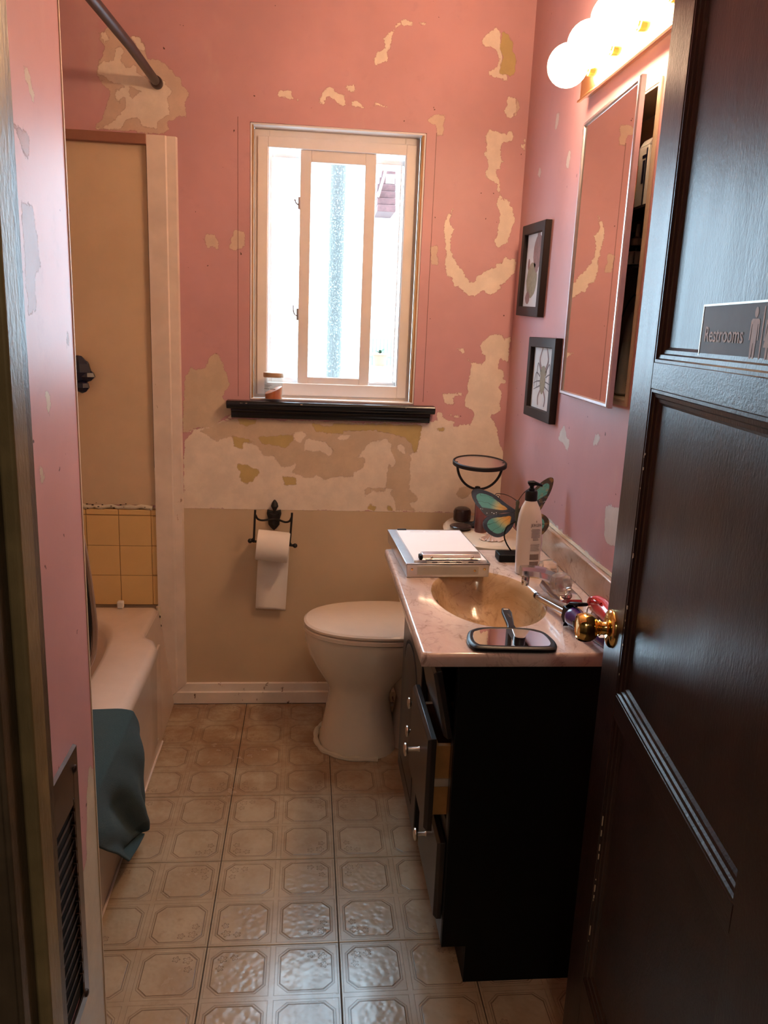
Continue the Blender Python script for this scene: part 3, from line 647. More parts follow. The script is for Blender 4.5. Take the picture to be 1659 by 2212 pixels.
part('apron', MB().box(-.482,-.474,1.315,2.545,0,.352).box(-.4745,-.4705,1.40,2.46,.05,.055).box(-.4745,-.4705,1.40,2.46,.30,.305).loft([[(-.535,2.50,0),(-.475,2.50,0),(-.478,2.815,0),(-.535,2.815,0)],[(-.545,2.56,.376),(-.524,2.56,.376),(-.524,2.815,.376),(-.545,2.815,.376)]]), M_['tub'], tub, bevel=.003)
part('caulk_bead', MB().tube(sweep_pts([(-.4725,1.32,.002),(-.471,1.7,.003),(-.473,2.1,.002),(-.472,2.53,.003)], 8), .0035, 6), M_['trim'], tub)
cg = MB().tube(sweep_pts([(-.526,2.806,.39),(-.523,2.804,.3),(-.527,2.806,.2),(-.521,2.806,.1),(-.52,2.806,.01)], 6), .008, 8); part('corner_caulk', cg, M_['caulk'], tub)
g = MB(); gr = random.Random(3)
for k in range(11):
    z = .03+k*.032+gr.uniform(-.01,.01); g.sphere(.0028, (-.518+gr.uniform(-.002,.002), 2.7985, z), (1,.6,1.9), 8)
part('grime_spots', g, M_['grime'], tub, kind='stuff')
one('bottle_cap', MB().box(-.666,-.644,2.775,2.797,.3915,.418), M_['white2'], 'small white plastic cap on the corner ledge of the tub', 'cap', bevel=.004)
hs = thing('shower_hose', 'slack brown metal shower hose looping down beside the pink wall edge', 'hose', (-.62,2.2,.40))
part('hose_coil', MB().tube(sweep_pts([(-.70,2.25,1.02),(-.640,2.22,.90),(-.614,2.2,.80),(-.602,2.2,.70),(-.594,2.2,.60),(-.592,2.2,.53),(-.602,2.2,.455),(-.64,2.21,.402),(-.72,2.24,.42),(-.76,2.25,.5)], 10), .0085, 10), M_['hose'], hs)
part('hose_seam', MB().tube(sweep_pts([(-.650,2.20,.86),(-.618,2.19,.77),(-.608,2.19,.66),(-.603,2.19,.55),(-.612,2.19,.46)], 8), .006, 8), M_['ventd'], hs)
one('tub_spout_knob', MB().sphere(.020, (-.80,2.80,.60), (1,1.2,1), 16).lathe([(.012,0),(.012,.03)], 14, Matrix.Translation((-.80,2.82,.60)) @ Matrix.Rotation(PI/2,4,'X')), M_['white2'], 'pale round knob on the yellow tiles beside the pink wall edge', 'knob')
# dark blue plastic scrubber hanging from the alcove wall
sp = MB()
for cx, cz, r, sc in ((-.768,1.235,.046,(1,.6,1.1)),(-.742,1.216,.030,(1.05,.7,.8)),(-.757,1.180,.026,(1,.7,1)),(-.775,1.262,.022,(1,.7,1)),(-.752,1.256,.020,(1.1,.7,.7))):
    sp.lathe([(.001,-r*.9),(r*.55,-r*.7),(r,-r*.15),(r*.85,r*.4),(r*.3,r*.9),(.001,r*.95)], 7, Matrix.Translation((cx,2.795,cz)) @ Matrix.Diagonal((sc[0],sc[1],sc[2],1)) @ Matrix.Rotation(.5,4,'Z'))
one('bath_scrubber', sp, M_['navy'], 'dark navy lumpy plastic hook or scrubber on the beige alcove panel', 'scrubber', ang=20)
# towel over the tub rim
def cloth():
    U, V = 44, 70; vs = []; fs = []
    # hem outline in the hanging plane: (distance down, near end y, far end y)
    H = [(0,1.50,1.985),(.04,1.505,2.02),(.09,1.545,2.055),(.14,1.60,2.060),(.20,1.67,2.045),(.24,1.71,2.05),(.285,1.755,2.05),(.32,1.86,2.03),(.345,1.95,1.985)]
    def edge(d):
        for (d0,a0,b0),(d1,a1,b1) in zip(H, H[1:]):
            if d <= d1: f = (d-d0)/(d1-d0); return a0+(a1-a0)*f, b0+(b1-b0)*f
        return H[-1][1], H[-1][2]
    for j in range(V):
        v = j/(V-1)
        for i in range(U):
            u = i/(U-1)
            if v < .14: y0, y1, z, x, t = 1.50, 1.975+v*.07, .3995, -.60+(v/.14)*.132, 0
            else:
                t = (v-.14)/.86; d = .345*t; y0, y1 = edge(d)
                x = -.449+.012*math.sin(min(t*6, PI/2)); z = .3985-d-.006*math.sin(min(t*14,PI/2))
                x += (.013*math.sin(u*9+1+t*1.5)+.007*math.sin(u*19-t*5))*min(1, t*3)+.006*t
            vs.append((x, y0+(y1-y0)*u, z+.003*math.sin(u*9)*(v < .14)))
    for j in range(V-1):
        for i in range(U-1):
            a = j*U+i; fs.append((a,a+1,a+U+1,a+U))
    return MB().add(vs, fs)
tw_ = one('bath_towel', cloth(), M_['terry'], 'blue-grey terry towel draped over the rim of the tub', 'towel', ang=180)
sd = tw_.modifiers.new('s', 'SOLIDIFY'); sd.thickness = .006; sd.offset = 1
sb = tw_.modifiers.new('u', 'SUBSURF'); sb.levels = 1; sb.render_levels = 1
# curtain rod
rod = thing('curtain_rod', 'dark bronze shower curtain rod running above the tub', 'curtain rod', (-.49,2.1,2.05))
part('rod_tube', MB().tube([(-.4915,2.81,2.1405),(-.4905,2.42,2.125),(-.490,2.03,2.098),(-.489,1.312,2.05)], .0135, 16), M_['bronze'], rod)
part('end_cap', MB().lathe([(.018,0),(.019,.012),(.0165,.032),(.0138,.036)], 24, Matrix.Translation((-.4915,2.829,2.141)) @ Matrix.Rotation(PI/2,4,'X')), M_['bronze'], rod)
# ================================================================= toilet
TC = 2.548
def oval(z, xf, xb, b, cy=TC, n=2.25, frac=.60, N=56):
    cx = xf+(xb-xf)*frac; r = []
    for k in range(N):
        t = 2*PI*k/N; c, s = math.cos(t), math.sin(t); a = (cx-xf) if c < 0 else (xb-cx)
        r.append((cx+a*math.copysign(abs(c)**(2/n), c), cy+b*math.copysign(abs(s)**(2/n), s), z))
    return r
to = thing('toilet', 'bone porcelain toilet with closed lid facing left beside the vanity', 'toilet', (.30,TC,0))
part('bowl', MB().loft([oval(.0,.062,.335,.150),oval(.012,.064,.333,.148),oval(.05,.072,.325,.140),oval(.12,.084,.312,.128),oval(.185,.094,.305,.122),oval(.215,.090,.315,.124),oval(.245,.072,.335,.132),
     oval(.29,.042,.375,.148),oval(.335,.020,.42,.162),oval(.375,.009,.455,.172),oval(.400,.007,.470,.175),oval(.412,.010,.470,.173)]), M_['porc'], to, ang=60)
part('trapway', MB().loft([oval(.0,.30,.62,.105,n=3),oval(.03,.31,.60,.085,n=3),oval(.16,.33,.60,.075,n=3),oval(.25,.30,.60,.085,n=3),oval(.33,.25,.60,.12,n=3),oval(.395,.25,.66,.165,n=3),oval(.412,.25,.66,.165,n=3)]), M_['porc'], to, ang=60)
part('seat', MB().loft([oval(.4135,.006,.450,.173),oval(.416,.003,.455,.177),oval(.428,.003,.455,.177),oval(.4305,.007,.452,.174)]), M_['seat'], to, ang=50)
part('lid', MB().loft([oval(.4335,.008,.462,.173),oval(.436,.003,.465,.1775),oval(.443,.003,.465,.1775),oval(.4485,.010,.462,.171),oval(.4505,.06,.44,.14),oval(.4515,.15,.36,.06)]), M_['seat'], to, ang=30)
for q in (-.09,.06): part('hinge', MB().box(.455,.48,TC+q,TC+q+.03,.412,.445), M_['seat'], to, bevel=.004)
def dsh(z, x0, x1, b, bow): 
    r = [(x1, TC-b, z), (x1, TC+b, z)]
    for k in range(21):
        t = PI/2-PI*k/20; r.append((x0+bow*(1-math.cos(t)**.75 if math.cos(t) > 0 else 1), TC+b*math.sin(t), z))
    return r
part('tank', MB().loft([dsh(.414,.53,.700,.180,.10),dsh(.44,.510,.700,.190,.11),dsh(.737,.490,.705,.200,.13)]), M_['porc'], to, bevel=.004, ang=50)
part('tank_lid', MB().loft([dsh(.737,.475,.712,.208,.145),dsh(.741,.467,.714,.214,.15),dsh(.758,.467,.714,.214,.15),dsh(.765,.475,.710,.206,.145)]), M_['porc'], to, ang=40)
cq = []
for k in range(19):
    t = PI*.50+PI*1.05*k/18*1.0; q = sup(.062+.6*.273, TC, .172, .156, 2.25, t); cq.append((q[0]-.002, q[1], .004+.002*math.sin(k*2)))
part('base_caulk', MB().tube(sweep_pts(cq, 4), [.007+.0035*abs(math.sin(i*.37)) for i in range(len(cq)*4-3)], 8), M_['caulk'], to)
# ================================================================= vanity cabinet
va = thing('vanity_cabinet', 'black painted bathroom vanity cabinet under the marble sink top', 'cabinet', (.50,1.83,0))
X0 = .315
sidep = [(X0,.094),(.369,.094),(.369,0),(XR-.002,0),(XR-.002,.757),(X0,.757)]
MY = Matrix(((1,0,0,0),(0,0,1,0),(0,1,0,0),(0,0,0,1)))
part('side_panel', MB().prism(sidep, 1.461, 1.475, MY), M_['black'], va, bevel=.001)
part('side_panel', MB().prism(sidep, 2.186, 2.200, MY), M_['black'], va, bevel=.001)
part('toe_kick', MB().box(.369,.383,1.475,2.186,0,.094), M_['black'], va)
part('cabinet_floor', MB().box(.333,XR-.01,1.475,2.186,.094,.108), M_['black'], va)
part('back_panel', MB().box(XR-.010,XR-.003,1.475,2.186,.11,.757), M_['black'], va)
ff = MB().box(X0,X0+.018,1.475,1.500,.094,.757).box(X0,X0+.018,1.722,1.845,.094,.757).box(X0,X0+.018,2.160,2.186,.094,.757)
for z0,z1 in ((.094,.150),(.345,.385),(.575,.60),(.735,.757)): ff.box(X0,X0+.018,1.500,1.722,z0,z1)
ff.box(X0,X0+.018,1.845,2.160,.094,.130).box(X0,X0+.018,1.845,2.160,.59,.757)
part('face_frame', ff, M_['blackfront'], va, bevel=.0015)
# far door with cathedral panel
MX = Matrix(((0,0,1,0),(1,0,0,0),(0,1,0,0),(0,0,0,1)))
d = part('cabinet_door', MB().box(.2975,.3145,1.822,2.188,.115,.640), M_['blackfront'], va, bevel=.003)
ar = [(1.888,.165),(2.135,.165),(2.135,.500)]+[(2.0115+.1235*math.cos(t), .500+.075*math.sin(t)) for t in [PI*k/16 for k in range(1,16)]]+[(1.888,.500)]
ar2 = [(2.0115+(y-2.0115)*.80, .345+(z-.345)*.86) for y,z in ar]
part('panel_groove', MB().prism(ar, .2969, .2978, MX), M_['ventd'], d)
part('raised_panel', MB().loft([[(.2972,y,z) for y,z in [(2.0115+(y-2.0115)*.94, .345+(z-.345)*.96) for y,z in ar]],[(.2930,y,z) for y,z in ar2]], (0,1)), M_['blackfront'], d, ang=20)
def knob(y, z, x, stem, par):
    K = Matrix.Translation((x,y,z)) @ Matrix.Rotation(-PI/2,4,'Y')
    part('knob', MB().lathe([(.006,0),(.0045,.004),(.0042,stem),(.011,stem+.002),(.0148,stem+.005),(.0142,stem+.008),(.009,stem+.0095),(.001,stem+.0098)], 28, K), M_['nickel'], par, ang=45)
knob(1.852, .482, .2975, .018, d); knob(1.862, .398, .2975, .018, d)
# drawers, nearest column
def drawer(xf, y0, y1, z0, z1, xo, tilt=0, ky=None, kz=None, stem=.018, box_=True, name='drawer'):
    Tm = Matrix.Translation((xf+.009,0,z0)) @ Matrix.Rotation(tilt,4,'Y') @ Matrix.Translation((-xf-.009,0,-z0))
    prof = [(xf,y0+.006,z0+.006),(xf,y1-.006,z0+.006),(xf,y1-.006,z1-.006),(xf,y0+.006,z1-.006)]
    b = [(xf+.007,y0,z0),(xf+.007,y1,z0),(xf+.007,y1,z1),(xf+.007,y0,z1)]; c = [(xf+.018,y,z) for _,y,z in b]
    dd = part(name, MB().loft([prof,b,c], (1,1), Tm), M_['blackfront'], va, bevel=.0012)
    if box_:
        a0, a1, c0, c1, xe = y0+.026, y1-.030, z0+.022, z1-.030, xo
        part('drawer_box', MB().box(xf+.018,xe,a0,a0+.012,c0,c1).box(xf+.018,xe,a1-.012,a1,c0,c1).box(xf+.018,xf+.028,a0+.012,a1-.012,c0,c1).box(xe-.012,xe,a0+.012,a1-.012,c0,c1).box(xf+.028,xe-.012,a0+.012,a1-.012,c0,c0+.006), M_['wood'], dd, bevel=.0008)
        part('drawer_runner', MB().box(xf+.020,xe,a0-.0035,a0-.0005,(c0+c1)/2-.012,(c0+c1)/2+.006), M_['alum'], dd)
    if ky: knob(ky, kz, xf, stem, dd)
    return dd
drawer(.2630, 1.478, 1.738, .372, .588, .60, ky=1.585, kz=.505, stem=.026)
drawer(.2960, 1.478, 1.738, .152, .342, .62, ky=1.625, kz=.262, stem=.020)
drawer(.2960, 1.478, 1.738, .588, .742, .50, tilt=-.20, box_=False, name='false_drawer_front')
# ================================================================= vanity top with basin
vt = thing('countertop', 'veined pink-beige cultured marble sink top with moulded oval basin', 'countertop', (.477,1.832,.76))
bc = (.445,1.800); cx0, cx1, cy0, cy1 = .234, XR-.001, 1.449, 2.215
ang = sorted([2*PI*k/80 for k in range(80)]+[math.atan2(y-bc[1], x-bc[0]) % (2*PI) for x in (cx0,cx1) for y in (cy0,cy1)])
def ell(rx, ry, z, dx=0): return [(bc[0]+dx+rx*math.cos(t)*1, bc[1]+ry*math.sin(t), z) for t in ang]
def rec(off, z):
    out = []
    for t in ang:
        dxy = (math.cos(t), math.sin(t)); P4 = [(cx0+off,cy0+off),(cx1,cy0+off),(cx1,cy1-off),(cx0+off,cy1-off)]
        out.append((*ray_poly(bc, dxy, P4), z))
    return out
for a_ in (1,):
    rings = [rec(.010,.760), rec(.002,.762), rec(0,.768), rec(0,.782), rec(.0025,.7875), rec(.006,.7899), rec(.0075,.790), rec(.012,.790), ell(.140,.212,.790), ell(.135,.206,.7888)]
    part('sink_top', MB().loft(rings, (0,0)), M_['marble'], vt, ang=40)
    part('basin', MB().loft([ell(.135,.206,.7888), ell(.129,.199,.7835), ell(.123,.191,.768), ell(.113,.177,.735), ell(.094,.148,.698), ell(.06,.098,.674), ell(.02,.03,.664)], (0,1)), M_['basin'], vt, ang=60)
part('backsplash', MB().box(.699,XR-.001,1.449,2.215,.7895,.8685), M_['splash'], vt, bevel=.004, seg=3)
part('drain', MB().lathe([(.021,0),(.021,.003),(.015,.004),(.014,.001),(.001,.001)], 24, Matrix.Translation((.445,1.80,.6645))), M_['chrome'], vt)
part('caulk_line', MB().tube(sweep_pts([(.7165,1.449+i*.0766,.870+.0012*math.sin(i*2.1)) for i in range(11)], 3), .005, 6), M_['caulk'], vt)
# faucet
fc = thing('faucet', 'chrome faucet with two faceted clear handles behind the basin', 'faucet', (.63,1.80,.79))
part('faucet_base', MB().loft([[(.597,1.728,.7902),(.662,1.728,.7902),(.662,1.885,.7902),(.597,1.885,.7902)],[(.602,1.732,.806),(.657,1.732,.806),(.657,1.881,.806),(.602,1.881,.806)],[(.610,1.744,.815),(.650,1.744,.815),(.650,1.868,.815),(.610,1.868,.815)]]), M_['chrome'], fc, bevel=.002)
spt = sweep_pts([(.634,1.806,.806),(.616,1.805,.830),(.584,1.803,.846),(.548,1.801,.853),(.522,1.800,.854)], 6)
def rect_sweep(pts, ws, hs):
    rings = []
    for i, p in enumerate(pts):
        a = Vector(pts[max(i-1,0)]); b = Vector(pts[min(i+1,len(pts)-1)]); t = (b-a).normalized(); sdir = Vector((0,1,0)); u = t.cross(sdir).normalized()
        if u.z < 0: u = -u
        k = i/(len(pts)-1); w_ = ws[0]+(ws[1]-ws[0])*k; h_ = hs[0]+(hs[1]-hs[0])*k; p = Vector(p)
        rings.append([tuple(p+sdir*w_*a_+u*h_*b_) for a_, b_ in ((-1,-.6),(-1,.4),(-.6,1),(.6,1),(1,.4),(1,-.6),(.5,-1),(-.5,-1))])
    return rings
part('spout', MB().loft(rect_sweep(spt, (.021,.015), (.016,.012))), M_['chrome'], fc, ang=30)
part('aerator', MB().lathe([(.0085,0),(.0095,.004),(.0095,.020),(.008,.024)], 20, Matrix.Translation((.536,1.8005,.819))), M_['chrome'], fc)
for y in (1.745, 1.852):
    h = part('handle_stem', MB().lathe([(.015,0),(.013,.006),(.008,.009),(.008,.020)], 20, Matrix.Translation((.621,y,.811))), M_['chrome'], fc)
    part('crystal_handle', MB().lathe([(.012,0),(.021,.006),(.0255,.018),(.0235,.034),(.0165,.043),(.001,.044)], 8, Matrix.Translation((.612,y,.817)) @ Matrix.Scale(1.1,4) @ Matrix.Rotation(-.25,4,'Y')), M_['crystal'], h, ang=5)
# ================================================================= metal clipboard case
ca, sa = math.cos(.045), math.sin(.045)
CM = Matrix(((ca,-sa,0,.2625),(sa,ca,0,1.938),(0,0,1,.7905),(0,0,0,1)))
cb = thing('clipboard_case', 'aluminium storage clipboard on the far left corner of the sink top', 'clipboard', (.37,2.12,.79))
part('case_tray', MB().loft([[(.001,0,0),(.218,0,0),(.218,.345,0),(.001,.345,0)],[(0,0,.034),(.219,0,.034),(.219,.345,.034),(0,.345,.034)]], (1,1), CM), M_['alum'], cb, bevel=.0015)
cl_ = part('case_lid', MB().box(-.001,.220,-.001,.347,.0355,.0378,CM).box(-.001,.0005,-.001,.347,.030,.0355,CM).box(.2185,.220,-.001,.347,.030,.0355,CM), M_['alum'], cb, bevel=.0008)
part('label_strip', MB().box(.028,.190,-.0012,-.0002,.007,.028,CM), simple('pale_label', (.52,.50,.42), .5), cb)
for x, z in ((.014,.022),(.206,.022),(.180,.018)): part('rivet', MB().lathe([(.0035,0),(.003,.0015),(.001,.002)], 12, CM @ Matrix.Translation((x,-.0008,z)) @ Matrix.Rotation(PI/2,4,'X')), M_['brassb'], cb)
part('clip_bar', MB().loft([[(.040,.010,.043),(.198,.010,.043),(.198,.045,.043),(.040,.045,.043)],[(.042,.006,.050),(.196,.006,.050),(.196,.040,.056),(.042,.040,.056)],[(.042,.012,.058),(.196,.012,.058),(.196,.034,.060),(.042,.034,.060)]], (1,1), CM), M_['alum'], cl_, bevel=.001)
part('clip_hinge', MB().box(.052,.190,.002,.012,.0378,.043,CM), M_['alum'], cl_, bevel=.0006)
hg = MB()
for k in range(4): hg.box(.066+k*.032,.080+k*.032,.0012,.0022,.039,.041,CM)
part('hinge_slots', hg, M_['ventd'], cl_)
for x in (.066,.174): part('clip_rivet', MB().lathe([(.0035,0),(.003,.0018),(.001,.0024)], 12, CM @ Matrix.Translation((x,.0065,.0515)) @ Matrix.Rotation(PI/2,4,'X')), M_['nickel'], cl_)
part('clip_tab', MB().box(.034,.041,.008,.030,.044,.056,CM), M_['black'], cl_, bevel=.002)
part('catch', MB().box(.028,.055,.338,.3475,.0378,.0405,CM), M_['black'], cl_, bevel=.001)
pz = MB()
for k in range(4):
    e = .0006*k; pz.box(.020+e,.214-e*.7,.010+e,.322-e,.0382+k*.0011,.0382+k*.0011+.0009,CM)
pp = one('paper_pad', pz, M_['paper'], 'stack of blank white sheets held in the metal clipboard', 'paper')
ln = MB()
for k, (a_, b_) in enumerate(((.060,.100),(.106,.150))): ln.box(a_,b_,.3035+k*.001,.3042+k*.001,.0424,.04265,CM)
part('faint_heading_lines', ln, M_['inkg'], pp)
# ================================================================= lotion bottle
LB = Matrix.Translation((.5915,1.982,.7915)) @ Matrix.Rotation(math.radians(-1.3),4,'Y') @ Matrix.Rotation(math.radians(-12),4,'Z')
def ov(z, a, b, n=2.3, N=40): return [(*sup(0,0,a,b,n,2*PI*k/N), z) for k in range(N)]
lo_ = thing('lotion_bottle', 'tall pearly lotion bottle with black pump behind the faucet', 'bottle', (.5905,1.982,.7905))
prof = [(0,.0285,.020),(.004,.0315,.023),(.05,.0325,.024),(.10,.0330,.0245),(.135,.0325,.024),(.160,.0295,.0225),(.180,.0240,.0200),(.193,.0175,.0165),(.199,.0150,.0150)]
part('bottle_body', MB().loft([ov(*q) for q in prof], (1,1), LB), M_['lotion'], lo_, ang=60)
pu = part('pump_collar', MB().lathe([(.0155,.199),(.0160,.201),(.0160,.222),(.0145,.225)], 28, LB), M_['bplast'], lo_)
part('pump_stem', MB().lathe([(.008,.225),(.008,.231),(.0055,.232),(.0055,.238),(.009,.239),(.009,.246)], 20, LB), M_['bplast'], pu)
part('pump_head', MB().loft([[(-.011,-.009,.243),(.006,-.009,.243),(.027,-.004,.236),(.027,.004,.236),(.006,.009,.243),(-.011,.009,.243)],[(-.012,-.008,.249),(.005,-.009,.251),(.028,-.004,.242),(.028,.004,.242),(.005,.009,.251),(-.012,.008,.249)]], (1,1), LB), M_['bplast'], pu, bevel=.0018)
def on_bottle(mb, a0):      # bend flat label art (x along the surface, y up) onto the bottle's near face
    out = MB(); out.f = mb.f
    for x, y, z in mb.v:
        t = a0 + x/.0285; a, b = .0333, .0248
        zz = y; k = 1.0
        for (z0,a_0,b_0),(z1,a_1,b_1) in zip(prof, prof[1:]):
            if z0 <= zz <= z1: f = (zz-z0)/(z1-z0); a = a_0+(a_1-a_0)*f+.0004; b = b_0+(b_1-b_0)*f+.0004
        q = sup(0,0,a,b,2.3,t); p = LB @ Vector((q[0], q[1], zz)); out.v.append(tuple(p))
    return out
I4 = Matrix.Identity(4); T0 = math.radians(-88)
art = text_mb('JERGENS', .0105, Matrix.Translation((0,.134,0)), width=.030)
part('brand_lettering', on_bottle(art, T0), M_['ink'], lo_, smooth=False)
lines_ = MB(); lr = random.Random(2)
def rowbox(x0, x1, y0, h):
    n_ = max(1, int((x1-x0)/.003))
    for k in range(n_): lines_.add([(x0+(x1-x0)*k/n_,y0,0),(x0+(x1-x0)*(k+1)/n_,y0,0),(x0+(x1-x0)*(k+1)/n_,y0+h,0),(x0+(x1-x0)*k/n_,y0+h,0)], [(0,1,2,3)])
for k in range(9):
    rowbox(.001+.0015*lr.random()+ (.003 if k > 6 else 0), .026-.003*lr.random()-(.004 if k > 6 else 0), .126-k*.0036, .0011)
for k in range(7): rowbox(.001+.001*lr.random(), .026-.005*lr.random(), .086-k*.0030, .0008)
part('label_text', on_bottle(lines_, T0), M_['ink'], lo_, smooth=False)
lines_ = MB()
for k in range(9): rowbox(.001,.025,.058-k*.0018,.0013)
for k in range(8): rowbox(.001,.025,.038-k*.0018,.0013)
rowbox(.010,.020,.006,.014)
part('fine_print', on_bottle(lines_, T0), M_['inkg'], lo_, smooth=False)
drop = MB().add([(0.013+.0016*math.sin(t)*(1-abs(math.cos(t/2))*.5), .1475+.003*math.cos(t), 0) for t in [2*PI*k/12 for k in range(12)]], [tuple(range(12))])
part('emblem', on_bottle(drop, T0), M_['inkg'], lo_, smooth=False)
# ================================================================= butterfly ornament on a stand
bf = thing('butterfly_ornament', 'painted metal butterfly on a wire stand behind the lotion bottle', 'ornament', (.59,2.12,.79))
part('stand_base', MB().box(.540,.652,2.082,2.135,.7905,.8120), M_['black'], bf, bevel=.003)
part('stand_wire', MB().tube(sweep_pts([(.585,2.128,.811),(.572,2.135,.830),(.566,2.145,.850),(.573,2.155,.872),(.590,2.165,.882),(.603,2.168,.888)], 8), .0022, 8), M_['black'], bf)
Bc = Vector((.604,2.170,.915))
part('body', MB().loft([[(Bc.x+r*math.cos(t), Bc.y+r*math.sin(t), z) for t in [2*PI*k/12 for k in range(12)]] for z, r in ((.868,.001),(.880,.0035),(.900,.0055),(.920,.0065),(.932,.0045),(.938,.0055),(.945,.0055),(.950,.002))]), simple('olive_body', (.07,.065,.03), .4), bf)
for sg, ex in ((-1, (-.052,.030,.016)), (1, (.028,-.010,.040))):
    p0 = Vector((Bc.x, Bc.y, .946)); e = Vector(ex); pts = [p0+e*(k/6)+Vector((0,0,.006*math.sin(PI*k/6))) for k in range(7)]
    c_ = pts[-1]+Vector((0,0,-.010)); u = Vector((e.x,e.y,0)).normalized()
    for k in range(1, 26):
        a_ = PI/2-k*.42; r_ = .010*(1-k/27); pts.append(c_+u*r_*math.cos(a_)+Vector((0,0,r_*math.sin(a_))))
    part('antenna', MB().tube(pts, .0012, 6), M_['bronze'], bf)
def wingmat(name, warm):
    n = NT(name); A = n.attr('wu'); B = n.attr('wv'); v = n.N.new('ShaderNodeCombineXYZ'); n.L.new(A, v.inputs[0]); n.L.new(B, v.inputs[1]); v = v.outputs[0]
    r = n.ma('SQRT', n.ma('ADD', n.ma('MULTIPLY', A, A), n.ma('MULTIPLY', B, B)))
    th = n.ma('ARCTAN2', B, A)
    ed = n.attr('we')                                         # 0 at the outline, 1 inside
    c = n.mix(n.ss(r, .2, .5), (.85,.40,.08), (.75,.66,.25))
    c = n.mix(n.ss(r, .38, .62), c, (.12,.46,.40))
    vein = n.ss(n.ma('ABSOLUTE', n.ma('SINE', n.ma('MULTIPLY', n.ma('ADD', th, n.ma('MULTIPLY', n.noise(3, 2, .5, v), .5)), 11))), .16, .05)
    c = n.mix(n.ma('MULTIPLY', vein, .7), c, (.03,.06,.05))
    edge_c = n.mix(n.ss(n.vor(26, v), .05, .22), (.13,.14,.16) if not warm else (.22,.13,.05), (.035,.05,.075) if not warm else (.065,.04,.02))
    c = n.mix(n.ss(n.ma('ADD', ed, n.ma('MULTIPLY', n.noise(9, 3, .6, v), .10)), .37, .33), c, edge_c)
    band = n.ss(n.ma('ABSOLUTE', n.ma('SUBTRACT', th, n.attr('wb'))), .19, .13); band = n.ma('MULTIPLY', band, n.ss(r, .2, .34))
    dots = n.ss(n.vor(13, v), .23, .17)
    c = n.mix(band, c, n.mix(dots, (.04,.035,.03), (.75,.75,.72)))
    if warm: c = n.mix(n.ma('MULTIPLY', n.ss(n.noise(5, 3, .6, v), .5, .66), .5), c, (.55,.30,.08))
    n.P(Base_Color=c, Roughness=.28, Coat_Weight=.4); n.bump(n.ma('ADD', vein, n.noise(30, 2, .5, v)), .3, .001); return n.m
WM = wingmat('wing_paint', False); WM2 = wingmat('wing_paint_bronze', True)
def wing(name, outline, U, V, origin, m, curl, bandang, label=None):
    """outline in wing plane units (0..1 out, up), U/V world vectors; dished surface"""
    O = np.array(outline, float); n_ = 14; vs = []; fs = []; at = {'wu':[],'wv':[],'we':[],'wb':[]}
    c0 = O.mean(0); N = Vector(U).cross(Vector(V)).normalized(); k = len(O)
    for j in range(n_+1):
        f = j/n_
        for i in range(k):
            p = c0+(O[i]-c0)*f; q = Vector(origin)+Vector(U)*p[0]+Vector(V)*p[1]+N*curl*(p[0]**2)*1.0
            vs.append(tuple(q)); at['wu'].append(p[0]); at['wv'].append(p[1]); at['we'].append(1-f); at['wb'].append(bandang)
    for j in range(n_):
        for i in range(k): fs.append((j*k+i, j*k+(i+1)%k, (j+1)*k+(i+1)%k, (j+1)*k+i))
    base = W0[bf.name]; me = bpy.data.meshes.new(name); me.from_pydata([(x-base.x,y-base.y,z-base.z) for x,y,z in vs], [], fs)
    for a_, L_ in at.items(): me.attributes.new(a_, 'FLOAT', 'POINT').data.foreach_set('value', L_)
    for p in me.polygons: p.use_smooth = True
    o = bpy.data.objects.new(name, me); S.collection.objects.link(o); o.parent = bf; me.materials.append(m)
    s_ = o.modifiers.new('s','SOLIDIFY'); s_.thickness = .0012
    if label: o['label'] = label
    return o
def smooth_closed(p, n=6):
    P_ = [Vector((x,y,0)) for x,y in p]; out = []; L = len(P_)
    for i in range(L):
        p0,p1,p2,p3 = P_[i-1],P_[i],P_[(i+1)%L],P_[(i+2)%L]
        for k in range(n):
            t = k/n; q = 0.5*((2*p1)+(p2-p0)*t+(2*p0-5*p1+4*p2-p3)*t*t+(3*p1-p0-3*p2+p3)*t**3); out.append((q.x,q.y))
    return out
fore = smooth_closed([(0,.02),(.22,.24),(.50,.50),(.80,.62),(.98,.58),(1.0,.42),(.93,.22),(.80,.02),(.70,-.12),(.58,-.14),(.30,-.04)])
hind = smooth_closed([(0,-.02),(.28,-.06),(.58,-.12),(.74,-.26),(.76,-.44),(.66,-.62),(.48,-.74),(.30,-.70),(.12,-.50),(.02,-.25)])
U1 = Vector((-.118,.045,-.010)); V1 = Vector((-.012,-.006,.105)); og = (Bc.x-.003,Bc.y,.915)
wing('hind_wing', hind, U1, V1, (og[0],og[1]+.001,og[2]), WM, .006, 9)
wing('fore_wing', fore, U1, V1, og, WM, .008, -.02)
U2 = Vector((.078,-.020,.052)); V2 = Vector((.006,-.022,.130)); og = (Bc.x+.003,Bc.y-.001,.915)
wing('hind_wing', hind, Vector((.114,-.040,.012)), Vector((.002,-.012,.118)), (og[0],og[1]+.001,og[2]+.008), WM2, .004, 9, 'hind wing with bronze rim')
wing('fore_wing', fore, Vector((.085,-.030,.040)), Vector((-.004,-.018,.122)), og, WM2, .005, .1, 'fore wing with bronze rim')
